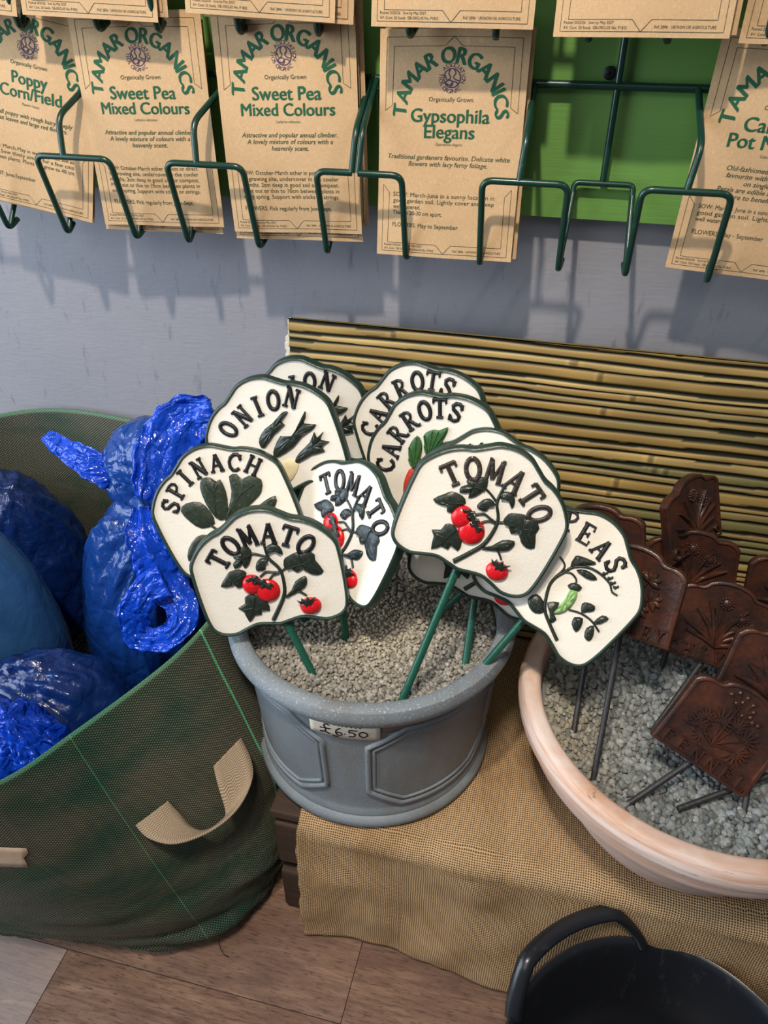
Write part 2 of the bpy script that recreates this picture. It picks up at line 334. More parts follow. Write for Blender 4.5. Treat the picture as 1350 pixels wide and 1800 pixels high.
# ------------------------------------------------------------------ backing board, racks, screw
m = MB(); m.box(-1.2, .30, -.021, -.001, .8135, 1.42)
tag(m.obj('backing_board', M_BOARD, ang=30), 'bright green painted board on the wall behind the seed packets', 'board')
WR = .0034; YG = -.030; YF = -.112; ZR = .944; ZB = .868; ZT = .777; ZL = .853
def wire(root, name, pts, r=.0034, fr=.011, **kw):
    mm = MB(); mm.tube(fillet(pts, fr), r, 10); return mm.obj(name, M_WIRE, root, ang=60)
def rack(root, hooks, verticals, x0, x1, zs):
    for zo in zs:
        wire(root, 'horizontal_rail', [(x0, YG, ZR+zo), (x1, YG, ZR+zo)], .0040)
        prev = None
        for kind, l, s_, r_ in hooks:
            mm = MB()
            # stem out from the rail, kinked, to the front bar
            kx = s_ + (.006 if s_ > .05 else (-.004 if s_ < -.4 else .002)); bx_ = s_ + (.018 if s_ < -.4 else 0)
            mm.tube(fillet([(bx_, YG, ZR+zo), (kx, YF+.012, ZB+.038+zo), (s_, YF, ZB+zo)], .012), WR, 10)
            zl = ZB+zo
            pl = [(l-.002, YG-.038, ZT+.006+zo), (l, YG-.056, ZT-.002+zo), (l, YF, zl)] if l is not None else [(s_, YF, zl)]
            pr = [(r_, YF, zl), (r_, YG-.056, ZT-.002+zo), (r_+.002, YG-.038, ZT+.006+zo)] if r_ is not None else [(s_, YF, zl)]
            # rear legs rise from the tips to the grid
            mm.tube(fillet(pl+pr, .011), WR, 10)
            for e in ([l] if l is not None else [])+([r_] if r_ is not None else []):
                mm.tube(fillet([(e, YG-.054, ZT-.001+zo), (e+(.004 if e == r_ else -.004), YG-.004, ZL-.01+zo)], .01), .0031, 8)
            mm.obj('packet_hook', M_WIRE, root, ang=60)
        hs = sorted(hooks, key=lambda h: h[2])
        for a, b in zip(hs[:-1], hs[1:]):
            if a[3] is None or b[1] is None: continue
            wire(root, 'rear_loop', [(a[3]+.004, YG-.004, ZL-.012+zo), (a[3]+.004, YG, ZL+zo), (b[1]-.004, YG, ZL+zo), (b[1]-.004, YG-.004, ZL-.012+zo)], .0031, .01)
    for vx in verticals:
        wire(root, 'vertical_bar', [(vx, YG+.001, ZL), (vx, YG+.001, 1.40)], .0036)
lx = lambda x, y: onY(x, y, YF).x
HL = [('f', -.775, -.725, -.68), ('f', lx(60, 265), -.564, lx(190, 270)), ('f', lx(290, 278), -.405, lx(425, 285)), ('h', lx(555, 295), -.2335, None)]
HR = [('h', None, -.2265, lx(706, 320)), ('f', lx(848, 315), -.063, lx(1000, 322)), ('f', lx(1130, 330), .094, lx(1290, 335)), ('f', .215, .26, .30)]
r1 = empty('wire_packet_rack', (-.5, YG, ZL)); r2 = empty('wire_packet_rack', (.02, YG, ZL))
tag(r1, 'dark green wire rack holding the poppy and sweet pea packets', 'rack', 'wire seed packet racks')
tag(r2, 'dark green wire rack with the empty pocket, holding the Gypsophila packets', 'rack', 'wire seed packet racks')
for rt, hk, vs_, a, b in ((r1, HL, (-.645, -.485, -.319), -.85, -.232), (r2, HR, (-.145, .018, .178), -.228, .34)):
    tmp = empty('tmp'); rack(tmp, hk, vs_, a, b, (0, .21))
    bpy.context.view_layer.update()
    for ch in list(tmp.children):
        ch.parent = rt; ch.location = -rt.location
    bpy.data.objects.remove(tmp)
sp_ = onY(1072, 130, -.031); m = MB()
m.lathe([(0, 0), (.0032, 0), (.0062, -.0012), (.0064, -.003), (.003, -.0034), (.003, -.012), (0, -.012)], 24)
screw = m.obj('screw', M_SCREW); screw.location = (sp_.x, -.0265, sp_.z); screw.rotation_euler = (PI/2, 0, 0)
tag(screw, 'black cross-head screw at a wire crossing on the green board', 'screw')
m = MB()
for a in (.5, .5+PI/2):
    d = Vector((math.cos(a), math.sin(a), 0)); e = Vector((-d.y, d.x, 0))
    m.add([d*.0032+e*.0008, d*.0032-e*.0008, -d*.0032-e*.0008, -d*.0032+e*.0008], [(0, 3, 2, 1)])
M_SLOT = Mt('screw slot', srgb(4, 4, 4), .9).m
sl = m.obj('cross_slot', M_SLOT, screw, smooth=False); sl.location = (0, 0, .0002)
# ------------------------------------------------------------------ seed packets
_tc = {}
def text2d(s, bold=0, shear=0, res=3):
    key = (s, bold, shear, res)
    if key not in _tc:
        cu = bpy.data.curves.new('t', 'FONT'); cu.body = s; cu.size = 1; cu.shear = shear; cu.resolution_u = res
        o = bpy.data.objects.new('t', cu); COL.objects.link(o); bpy.context.view_layer.update()
        me = bpy.data.meshes.new_from_object(o.evaluated_get(bpy.context.evaluated_depsgraph_get()))
        v = np.array([x.co[:2] for x in me.vertices]).reshape(-1, 2); f = [tuple(p.vertices) for p in me.polygons]
        if bold and len(v):
            n_ = len(v); sh = [(0, 0), (bold, bold*.5), (-bold, -bold*.5)] if bold > .01 else [(0, 0), (bold, 0)]
            v = np.concatenate([v+np.array(q) for q in sh]); f = [tuple(i+k_*n_ for i in p) for k_ in range(len(sh)) for p in f]
        _tc[key] = (v, f); bpy.data.objects.remove(o); bpy.data.curves.remove(cu); bpy.data.meshes.remove(me)
    return _tc[key]
PW, PH = .148, .213
def bulge(x, y, ph):
    u = 2*x/PW; v = 2*y/PH
    return .0035*(1-u*u)*(1-v**4) + .0016*math.sin(3.1*v+ph)*(1-.5*u*u) + .0012*math.sin(4*u+2*v+ph*2)
def packet(name, info, pose, ph=0., full=True):
    """info: title lines, latin, description lines, sow lines, flower line, grams"""
    m = MB(); NX, NY = 13, 17
    P = []
    for i in range(NX):
        for j in range(NY):
            x = (i/(NX-1)-.5)*PW; y = (j/(NY-1)-.5)*PH; P.append((x, y, bulge(x, y, ph)))
    m.grid(P, NX, NY)
    m.grid([(x, y, z-.0006-.0022*(1-(2*x/PW)**2)*(1-(2*y/PH)**2)) for x, y, z in P], NX, NY)
    nn = NX*NY; m.f[len(m.f)//2:] = [f[::-1] for f in m.f[len(m.f)//2:]]
    edge = [i*NY for i in range(NX)] + [(NX-1)*NY+j for j in range(1, NY)] + [i*NY+NY-1 for i in range(NX-2, -1, -1)] + [j for j in range(NY-2, 0, -1)]
    for a, b in zip(edge, edge[1:]+edge[:1]): m.f.append((a, a+nn, b+nn, b)); m.m.append(0)
    def put(v, f, mi, lift=.0003):
        m.add([(x, y, bulge(x, y, ph)+lift) for x, y in v], f, mi)
    def Y(t): return (.5-t)*PH
    def line(s, t, size, mi, bold=0, shear=0, x=0, al='c', width=None, res=2, sx=.93):
        v, f = text2d(s, bold, shear, res)
        if not len(v): return
        w = v[:, 0].max()-v[:, 0].min(); sz = size*PH; k = sx
        if width: k = min(1.35, width*PW/(w*sz))
        q = v*np.array([sz*k, sz]); q[:, 0] -= v[:, 0].min()*sz*k
        if al == 'c': q[:, 0] -= w*sz*k/2
        q[:, 0] += x*PW; q[:, 1] += Y(t); put(q, f, mi)
    def stroke(pts, mi=4, w=.00022):
        for a, b in zip(pts[:-1], pts[1:]):
            a = np.array([a[0]*PW, Y(a[1])]); b = np.array([b[0]*PW, Y(b[1])]); d = b-a; L = np.linalg.norm(d); d /= L; n = np.array([-d[1], d[0]])*w
            k_ = max(1, int(L/.014))
            for q in range(k_):
                p0 = a+d*L*q/k_; p1 = a+d*L*(q+1)/k_; put([p0-n, p1-n, p1+n, p0+n], [(0, 1, 2, 3)], mi, .0002)
    # printed frame
    for s in (-1, 1):
        stroke([(0, .028), (s*.45, .034), (s*.455, .335), (s*.405, .312), (s*.40, .07), (s*.06, .066), (0, .028)])
        stroke([(s*.46, .665), (s*.463, .98), (s*.0, .98), (s*.055, .938), (s*.42, .938), (s*.415, .70), (s*.46, .665)])
    # arched heading
    rx, ry = .355*PW, .262*PH; cy = Y(.362); word = 'TAMAR ORGANICS'
    n = len(word); th = np.linspace(PI, 0, 400); px_ = rx*np.cos(th); py_ = ry*np.sin(th); arc = np.concatenate([[0], np.cumsum(np.hypot(np.diff(px_), np.diff(py_)))])
    wid = []
    for ch in word:
        if ch == ' ': wid.append(.22); continue
        v, f = text2d(ch, .034, 0, 4); wid.append(v[:, 0].max()-v[:, 0].min()+.06)
    sz = .094*PH; tot = sum(wid); scale = arc[-1]*1.0/tot; pos = 0
    for ch, w in zip(word, wid):
        cpos = pos+w/2; pos += w
        if ch == ' ': continue
        s_ = cpos*scale; t_ = np.interp(s_, arc, th); X = rx*math.cos(t_); Yy = cy+ry*math.sin(t_)
        tx, ty = ry*0+rx*math.sin(t_), -ry*math.cos(t_); a_ = math.atan2(ty, tx)
        v, f = text2d(ch, .034, 0, 4); q = (v-np.array([(v[:, 0].max()+v[:, 0].min())/2, .36]))*sz; q[:, 0] *= .95
        R = np.array([[math.cos(a_), math.sin(a_)], [-math.sin(a_), math.cos(a_)]]); put(q@R+np.array([X, Yy]), f, 1)
    # round certification mark
    lc = np.array([0, Y(.195)])
    def ringtext(w, r, a0, a1, size, flip):
        for i, ch in enumerate(w):
            if ch == ' ': continue
            a = math.radians(a0+(a1-a0)*i/(len(w)-1)); v, f = text2d(ch, .0, 0, 2)
            q = (v-np.array([(v[:, 0].max()+v[:, 0].min())/2, .36]))*size*PH; rot = a-PI/2 if not flip else a+PI/2
            R = np.array([[math.cos(rot), math.sin(rot)], [-math.sin(rot), math.cos(rot)]]); put(q@R+lc+np.array([math.cos(a), math.sin(a)])*r, f, 3)
    ringtext('SOIL ASSOCIATION', .078*PW, 208, -14, .026, False); ringtext('ORGANIC', .078*PW, 232, 308, .026, True)
    def cstroke(pts, w=.0005):
        pts = [np.array(p)*.056*PW+lc for p in pts]
        for a, b in zip(pts[:-1], pts[1:]):
            d = b-a; d = d/np.linalg.norm(d); n_ = np.array([-d[1], d[0]])*w; put([a-n_, b-n_, b+n_, a+n_], [(0, 1, 2, 3)], 3)
    cstroke([(math.cos(t), math.sin(t)) for t in np.linspace(0, 2*PI, 30)])
    cstroke(cr([(-.25, .95), (-.42, .5), (-.2, .05), (-.6, -.3), (-.85, -.5)], 6, False)); cstroke(cr([(.15, .98), (.42, .55), (.15, .1), (.55, -.2), (.95, -.25)], 6, False))
    cstroke(cr([(-.9, -.4), (-.3, -.75), (.2, -.35), (.7, -.55), (.6, -.8)], 6, False)); cstroke(cr([(-.85, .3), (-.6, -.2), (-.1, -.25), (.1, -.6), (-.2, -.95)], 6, False))
    line('Organically Grown', .292, .0275, 2, .008, sx=1.0)
    ti, la, de, so, fl, gr = info
    for i, t_ in enumerate(ti): line(t_, .380+.068*i, .083 if len(t_) < 13 else .078, 1, .026, 0, res=4, sx=1.02)
    line(la, .378+.068*(len(ti)-1)+.034, .018, 2, 0, .2)
    for i, t_ in enumerate(de): line(t_, .543+.030*i, .0305, 2, .014, .2, sx=1.04)
    for i, t_ in enumerate(so): line(t_, .715+.0285*i, .0285, 2, .006, 0, -.385, 'l', .73 if len(t_) > 36 else None)
    line(fl, .716+.0285*(len(so)+1), .0295, 2, .010, 0, -.385, 'l')
    for s, t_ in (('Packed 2025/26   Sow by May 2027', .9535), ('AV. Cont. %s Seeds  GB-ORG-05 No. P1823' % gr, .9715)): line(s, t_, .0150, 4, 0, 0, -.445, 'l')
    line('Ref. 2896   UK/NON UK AGRICULTURE', .9675, .0150, 4, 0, 0, .075, 'l')
    o = m.obj(name, [M_KRAFT, M_INKG, M_INKT, M_INKV, M_INKK], ang=50)
    p, B = pose; o.matrix_world = Matrix.Translation(p) @ B.to_4x4()
    return o
def basis(roll, tilt, yaw):
    R0 = Matrix(((1, 0, 0), (0, 0, -1), (0, 1, 0)))
    return Matrix.Rotation(yaw, 3, 'Z') @ Matrix.Rotation(-tilt, 3, 'X') @ R0 @ Matrix.Rotation(roll, 3, 'Z')
def pk(p, dx=0, dy=0, back=0, dr=0):
    B = basis(p[3]+dr, p[4], p[5]); return (Vector(p[:3]) + B @ Vector((dx, dy, -back)), B)
POPPY = (['Poppy', 'Corn/Field'], 'Papaver rhoeas', ['A tall poppy with rough hairy deeply', 'cut leaves and large red flowers.'], ['SOW: March-May in well prepared soil as', 'thin. Sow thinly aiming for a few cms', 'between plants. Plants will grow to 40 cm', ''], 'PLANT: June-September', '2000')
SWEET = (['Sweet Pea', 'Mixed Colours'], 'Lathyrus odoratus', ['Attractive and popular annual climber.', 'A lovely mixture of colours with a', 'heavenly scent.'], ['SOW: October-March either in pots or direct', 'to growing site, undercover in the cooler', 'months. 2cm deep in good soil or compost.', 'Plant out or thin to 10cm between plants in', 'early spring. Support with sticks or strings.'], 'FLOWERS: Pick regularly from June-Sept.', '20')
GYPS = (['Gypsophila', 'Elegans'], 'Gypsophila elegans', ['Traditional gardeners favourite. Delicate white', 'flowers with lacy ferny foliage.'], ['SOW: March-June in a sunny location in', 'good garden soil. Lightly cover and keep', 'well watered.', 'Thin to 20-30 cm apart.'], 'FLOWERS: May to September', '250')
CALE = (['Calendula', 'Pot Marigold'], 'Calendula officinalis', ['Old-fashioned, annual cottage', 'favourite with bright flowers', 'on single stems.', 'Petals are edible and the blooms', 'a lure to beneficial insects.'], ['SOW: March - June in a sunny spot in', 'good garden soil. Lightly cover, keep', 'well watered.'], 'FLOWERS: May - September', '100')
UPP = (['Mixed', 'Flowers'], '', ['', ''], ['', '', ''], 'FLOWERS: July-September', '20')
pz = {'poppy': (-.622, -.066, .9045, -.165, .1328, .0318), 'sp1': (-.477, -.070, .8965, .024, .0821, .06), 'sp2': (-.3095, -.079, .9022, .0344, .0663, .0522),
      'gyp': (-.1412, -.0706, .8857, .0127, .1443, -.0061), 'cal': (.172, -.066, .887, -.045, .09, -.03),
      'u1': (-.6568, -.0882, 1.1095, -.0898, .1086, .0487), 'u2': (-.5053, -.0874, 1.103, -.0336, .11, .0291), 'u3': (-.3198, -.09, 1.106, -.0474, .1271, .0666),
      'u4': (-.1382, -.0925, 1.1008, -.0041, .1304, .0287), 'u5': (.0273, -.0935, 1.0963, .0088, .1316, -.0063), 'u6': (.1884, -.0791, 1.0915, -.0203, .0889, .0311)}
PKL = [
 ('poppy', POPPY, 0, 0, 0, 0, 'brown paper Poppy Corn/Field packet, front of its stack'), ('poppy', POPPY, -.004, -.003, .0075, .012, 'brown paper packet directly behind the front Poppy Corn/Field packet'),
 ('sp1', SWEET, 0, 0, 0, 0, 'Sweet Pea packet in the pocket next to the Poppy packets, front one'), ('sp1', SWEET, -.003, -.008, .0075, -.012, 'Sweet Pea packet peeking out under the one next to the Poppy packets'),
 ('sp2', SWEET, 0, 0, 0, 0, 'Sweet Pea packet in the pocket next to the Gypsophila packets, front one'), ('sp2', SWEET, .0005, -.009, .0065, -.008, 'second Sweet Pea packet showing its bottom print below the one nearest Gypsophila'),
 ('sp2', SWEET, .0055, .006, .013, -.004, 'rearmost Sweet Pea packet showing only its right edge next to Gypsophila'),
 ('gyp', GYPS, 0, 0, 0, 0, 'Gypsophila Elegans packet in full view, front of its pocket'), ('gyp', GYPS, .004, .002, .007, .006, 'packet behind the Gypsophila Elegans packet, only its right edge showing'),
 ('cal', CALE, 0, 0, 0, 0, 'Calendula packet hanging right of the empty green pocket'),
 ('u1', UPP, 0, 0, 0, 0, 'upper row packet cut off by the top left corner of the photo'),
 ('u2', UPP, 0, 0, 0, 0, 'upper row packet above the Sweet Pea packet that stands next to Poppy'), ('u2', UPP, .0085, .005, .007, 0, 'upper row packet behind the one above the left Sweet Pea'),
 ('u3', UPP, 0, 0, 0, 0, 'upper row packet above the Sweet Pea packet that stands next to Gypsophila'), ('u3', UPP, .015, -.001, .0075, .012, 'upper row packet tucked behind the one above the right Sweet Pea'),
 ('u4', UPP, 0, 0, 0, 0, 'upper row packet directly above the Gypsophila packet'),
 ('u5', UPP, 0, 0, 0, 0, 'upper row packet above the empty green pocket, front one'), ('u5', UPP, .006, .003, .0075, 0, 'upper row packet behind the one above the empty green pocket'),
 ('u6', UPP, 0, 0, 0, 0, 'upper row packet at the top right edge above Calendula')]
for i, (kx, info, dx, dy, bk, dr, lab) in enumerate(PKL):
    o = packet('seed_packet', info, pk(pz[kx], dx, dy, bk, dr), .7*i)
    tag(o, lab, 'seed packet', 'kraft paper seed packets on the wire racks')
# ------------------------------------------------------------------ bamboo print panel
TL = Vector((-.343, -.03, .6735)); BT = .232
root = empty('bamboo_panel', (.08, -.075, BT)); tag(root, 'board printed with horizontal bamboo canes leaning on the grey wall', 'panel')
NX = 260; x0, x1 = -.343, .56; ZH = (TL.z-BT)
rowz = [0]
while rowz[-1] < ZH+.03: rowz.append(rowz[-1]+random.choice((.0085, .0105, .0125, .0145, .017)))
per = 9; NZ = 0; P = []; colr = []
rows_ = len(rowz)-1
cA = [np.array(srgb(*c)[:3]) for c in ((206, 176, 112), (184, 152, 90), (166, 146, 92), (196, 164, 96), (142, 134, 84))]; cD = np.array(srgb(30, 33, 22)[:3])
meta = [(random.choice(cA), random.random()*9, [random.uniform(x0, x1) for _ in range(random.choice((1, 2, 3)))], random.uniform(.55, 1.0)) for _ in range(rows_)]
for i in range(NX):
    x = x0+(x1-x0)*i/(NX-1)
    def bnd(r): return rowz[r] + .0055*noise.noise((x*2.4, r*.31, 5)) + .0020*noise.noise((x*9, r*.9, 2))
    for r in range(rows_):
        b0, b1 = bnd(r), bnd(r+1); cc_, ph, jn, thick = meta[r]
        for q in range(per):
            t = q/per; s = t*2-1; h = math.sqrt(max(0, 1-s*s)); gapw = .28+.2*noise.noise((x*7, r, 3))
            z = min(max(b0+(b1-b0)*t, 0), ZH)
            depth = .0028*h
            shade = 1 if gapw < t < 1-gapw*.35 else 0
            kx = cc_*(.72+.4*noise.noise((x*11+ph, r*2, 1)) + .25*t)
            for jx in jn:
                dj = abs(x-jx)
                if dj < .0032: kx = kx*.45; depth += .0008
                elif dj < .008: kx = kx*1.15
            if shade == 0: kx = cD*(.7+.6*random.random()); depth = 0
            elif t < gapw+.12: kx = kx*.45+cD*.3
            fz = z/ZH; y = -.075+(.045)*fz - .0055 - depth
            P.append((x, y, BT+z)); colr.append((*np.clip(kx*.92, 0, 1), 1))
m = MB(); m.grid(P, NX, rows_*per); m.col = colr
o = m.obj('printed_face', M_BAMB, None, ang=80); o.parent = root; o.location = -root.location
m = MB(); yb = lambda z: -.075+.045*(z/ZH)
m.add([(x, yb(z)-.0055+d, BT+z) for x in (x0, x1) for z in (0, ZH-.003) for d in (.0004, .0115)], [(0, 1, 3, 2), (4, 6, 7, 5), (0, 4, 5, 1), (2, 3, 7, 6), (0, 2, 6, 4), (1, 5, 7, 3)])
M_CORE = Mt('olive card', srgb(112, 100, 62), .7, .2).m
o = m.obj('card_core', M_CORE, None, ang=30); o.parent = root; o.location = -root.location
m = MB()
for i in range(22):   # torn card along the left edge
    z = ZH-.004-i*.0075; w = .0045+.004*random.random() if i > 2 else .002
    m.box(x0-w, x0+.001, yb(z)-.0045, yb(z)+.004, BT+z-.0085, BT+z+.001)
o = m.obj('torn_edge', M_CARD, None, ang=30); o.parent = root; o.location = -root.location; tag(o, 'white torn card edge')
# ------------------------------------------------------------------ crate + burlap
root = empty('wooden_crate', (.1, -.25, 0)); tag(root, 'dark wooden crate under the burlap cloth, its corner showing beside the grey pot', 'crate')
def crate_part(nm, *b):
    m = MB(); m.box(*b); o = m.obj(nm, M_CRATE, None, smooth=False); o.parent = root; o.location = -root.location
    bv = o.modifiers.new('b', 'BEVEL'); bv.width = .003; bv.segments = 2; return o
CX0, CX1, CY0, CY1, CZ = -.262, .46, -.432, -.06, .2235
for i in range(4): crate_part('top_board', CX0, CX1, CY0+.0935*i, CY0+.0935*i+.089, CZ-.014, CZ)
for i in range(2): crate_part('front_board', CX0+.004, CX1, CY0, CY0+.014, .012+.105*i, .105+.105*i-.01)
for i in range(2): crate_part('side_board', CX0, CX0+.014, CY0+.016, CY1, .012+.105*i, .105+.105*i-.01)
crate_part('corner_post', CX0+.014, CX0+.05, CY0+.014, CY0+.05, 0, CZ-.014); crate_part('corner_post', CX0+.014, CX0+.05, CY1-.05, CY1, 0, CZ-.014)
crate_part('corner_post', CX1-.05, CX1, CY0+.014, CY0+.05, 0, CZ-.014); crate_part('corner_post', CX1-.05, CX1, CY1-.05, CY1, 0, CZ-.014)
NS, NT = 170, 130; P = []; UVs = []
topL = .40; rr = .022; frontY = -.446; zt = CZ+.004
for i in range(NS):
    x = -.224+(.49+.224)*i/(NS-1)
    hem = .004 + .095*max(0, min(1, (x-.10)/.26))**1.3
    fy = frontY + .004*noise.noise((x*5, 1, 0)) - .020*math.exp(-((x-.06)/.05)**2)*0 
    drop = zt-rr-hem
    tot = topL+rr*PI/2+drop
    for j in range(NT):
        s = tot*j/(NT-1)
        wr = noise.noise((x*7+s*4, s*7-x*5, 3))*.009+noise.noise((x*20, s*14, 8))*.0038
        if s < topL: y = fy+rr+topL-s; z = zt+abs(wr)*.55; xx = x
        elif s < topL+rr*PI/2:
            a = (s-topL)/rr; y = fy+rr-rr*math.sin(a)-abs(wr)*.5; z = zt-rr+rr*math.cos(a)+abs(wr)*.3; xx = x
        else:
            d = s-topL-rr*PI/2; q = d/.2
            y = fy - .008*q*(1+math.sin(x*21+.6)) - wr*1.6*min(1, q*3) - .006*q; z = zt-rr-d; xx = x+.004*noise.noise((x*6, s*9, 1)) + .004*q*(1 if x < -.1 else 0)
        if i == 0: xx += .003*noise.noise((s*40, 0, 0))
        if j == NT-1: z += .003*noise.noise((x*60, 3, 0))
        P.append((xx, y, max(z, .0025))); UVs.append((x, s))
m = MB(); m.grid(P, NS, NT); m.uv['cloth'] = UVs
o = m.obj('burlap_cloth', M_BURLAP, ang=None); md = o.modifiers.new('t', 'SOLIDIFY'); md.thickness = .0014; md.offset = 1
tag(o, 'tan burlap cloth draped over the crate beneath both pots', 'cloth')
# ------------------------------------------------------------------ grey pot
PC = Vector((-.170, -.289, .2305)); PZ = .45-PC.z
root = empty('round_planter', PC); tag(root, 'lead grey round planter with panel relief holding the vegetable signs', 'planter')
m = MB()
RP = lambda z: .1365+(.149-.1365)*((z-.02)/(PZ-.045))
prof = [(0, .004), (.130, .004), (.1345, 0), (.1435, .001), (.147, .006), (.1455, .013), (.140, .016), (.1405, .021), (.138, .025)]
prof += [(RP(z), z) for z in np.linspace(.03, PZ-.034, 12)]
prof += [(.151, PZ-.030), (.1555, PZ-.028), (.160, PZ-.024), (.1645, PZ-.016), (.1650, PZ-.008), (.1615, PZ-.001), (.156, PZ), (.147, PZ-.001), (.1435, PZ-.006), (.142, PZ-.03), (.136, .03), (0, .026)]
m.lathe(prof, 128); body = m.obj('pot_body', M_POT, root, ang=50)
FA = math.atan2(CAM.y-PC.y, CAM.x-PC.x)   # angle of the side that faces the room
def onpot(a, z, lift=0): a = FA+a; r = RP(z)+lift; return Vector((r*math.cos(a), r*math.sin(a), z))
for ca in (33.5, -58, 125):
    zt_, zb_ = PZ-.044, .036; zm = (zt_+zb_)/2; hw = 36; cc2 = 15; ch_ = .028
    poly = [(-hw, zb_+ch_), (-hw, zt_-ch_), (-hw+cc2, zt_), (hw-cc2, zt_), (hw, zt_-ch_), (hw, zb_+ch_), (hw-cc2, zb_), (-hw+cc2, zb_)]
    for off, rad, ins in ((0, .0036, 1), (0, .0022, .9)):
        pts = []
        for i in range(8):
            a = poly[i]; b = poly[(i+1) % 8]
            for q in range(10):
                t = q/10; aa = a[0]+(b[0]-a[0])*t; zz = a[1]+(b[1]-a[1])*t; pts.append(onpot(math.radians(ca+aa*(1 if ins == 1 else .93)), zm+(zz-zm)*(1 if ins == 1 else .88), .0002))
        if ins == 1: m = MB()
        m.tube(pts, rad, 8, closed=True)
    m.obj('panel_relief', M_POT, root, ang=60)
# price label, curved on the pot
def label_pt(u, v, lift=0):
    a = math.radians(-26+(u)*28.5); z = PZ-.0345-.0205*v - .001*u; q = onpot(a, z, .0022+lift); return q
m = MB(); P = [label_pt(i/14, j/3) for i in range(15) for j in range(4)]; m.grid(P, 15, 4); pl = m.obj('price_label', M_PAPER, root); md = pl.modifiers.new('t', 'SOLIDIFY'); md.thickness = .0004
tag(pl, 'cream paper label with a handwritten price')
m = MB()
hand = [[(.30, .14), (.25, .10), (.215, .22), (.235, .48), (.225, .72), (.17, .82)], [(.155, .50), (.31, .42)], [(.15, .80), (.22, .74), (.30, .84)],
        [(.45, .20), (.395, .40), (.385, .66), (.42, .82), (.465, .74), (.455, .58), (.40, .60)], [(.505, .62), (.515, .64)],
        [(.66, .26), (.58, .27), (.575, .46), (.62, .45), (.655, .58), (.63, .76), (.565, .78)], [(.66, .26), (.69, .25)],
        [(.76, .32), (.715, .44), (.72, .66), (.77, .76), (.82, .62), (.81, .42), (.76, .32)], [(.33, .90), (.42, .97)]]
for st in hand:
    pts = cr(st, 5, False); m.tube([label_pt(p[0], p[1], .0006) for p in pts], .0007, 6)
for u in (.36, .42, .47, .53, .6, .66, .72): m.tube([label_pt(u, .0, .0005), label_pt(u+.012, .05, .0005)], .0006, 5)
pw = m.obj('handwriting', M_PEN, pl); pw.location = (0, 0, 0)
m = MB(); P = []
for i in range(10):
    for j in range(3): P.append(onpot(math.radians(3+18*i/9), PZ-.0345-.011*j/2, .0012))
m.grid(P, 10, 3); o = m.obj('tape_residue', M_TAPE, root); o.modifiers.new('t', 'SOLIDIFY').thickness = .0003; tag(o, 'brown strip of old tape beside the price label')
# ------------------------------------------------------------------ gravel
ICO = None
def ico(sub):
    import bmesh
    b = bmesh.new(); bmesh.ops.create_icosphere(b, subdivisions=sub, radius=1); v = np.array([x.co[:] for x in b.verts]); f = np.array([[y.index for y in x.verts] for x in b.faces]); b.free(); return v, f
def gravel(name, cx, cy, R, zf, n, smin, smax, mat, label, dusty):
    v0, f0 = ico(2); nv = len(v0); prot = []
    for i in range(14):
        d = rng.normal(size=(9, 3)); d /= np.linalg.norm(d, axis=1)[:, None]; lim = rng.uniform(.55, .95, 9)
        v = v0.copy()
        for dd, l in zip(d, lim):
            pr = v@dd; k_ = pr > l; v[k_] -= np.outer(pr[k_]-l, dd)
        prot.append(v*rng.uniform(.7, 1.15, 3))
    A = np.zeros((n*nv, 3), np.float32); F = np.zeros((n*len(f0), 3), np.int32); Cc = np.zeros((n*nv, 4), np.float32)
    ga = PI*(3-math.sqrt(5))
    for i in range(n):
        r = R*math.sqrt((i+.5)/n)*.985; a = i*ga; x = cx+r*math.cos(a)+rng.normal()*.0016; y = cy+r*math.sin(a)+rng.normal()*.0016
        if math.hypot(x-cx, y-cy) > R-.002: x = cx+(x-cx)*.97; y = cy+(y-cy)*.97
        q = rng.normal(size=4); q /= np.linalg.norm(q); w, X, Y, Z = q
        Rm = np.array([[1-2*(Y*Y+Z*Z), 2*(X*Y-Z*w), 2*(X*Z+Y*w)], [2*(X*Y+Z*w), 1-2*(X*X+Z*Z), 2*(Y*Z-X*w)], [2*(X*Z-Y*w), 2*(Y*Z+X*w), 1-2*(X*X+Y*Y)]])
        du = dusty(x, y); sz = (smin+(smax-smin)*rng.random()**2.2)*(1-.35*du)
        A[i*nv:(i+1)*nv] = (prot[i % 14]@Rm.T)*sz+np.array([x, y, zf(x, y)+rng.uniform(-.0022, .0014)])
        F[i*len(f0):(i+1)*len(f0)] = f0+i*nv; Cc[i*nv:(i+1)*nv] = (rng.random()**1.2, min(1, du*.85+.25*rng.random()**3), 0, 1)
    # bed under the stones
    bv = []; bf = []; nr, na = 14, 64
    for i in range(nr+1):
        for j in range(na):
            r = R*i/nr; a = 2*PI*j/na; x = cx+r*math.cos(a); y = cy+r*math.sin(a); bv.append((x, y, zf(x, y)-.0028))
    for i in range(nr):
        for j in range(na): bf.append((i*na+j, (i+1)*na+j, (i+1)*na+(j+1) % na, i*na+(j+1) % na))
    me = bpy.data.meshes.new(name); verts = np.concatenate([A, np.array(bv, np.float32)]); o_ = len(A)
    me.from_pydata(verts.tolist(), [], F.tolist()+[tuple(q+o_ for q in f) for f in bf]); me.materials.append(mat)
    Cc = np.concatenate([Cc, np.tile([[.0, .2, 0, 1]], (len(bv), 1))]).astype(np.float32)
    ca = me.color_attributes.new('tint', 'FLOAT_COLOR', 'POINT'); ca.data.foreach_set('color', Cc.ravel())
    o = bpy.data.objects.new(name, me); COL.objects.link(o); tag(o, label, 'gravel', kind='stuff'); return o
PGZ = .4255
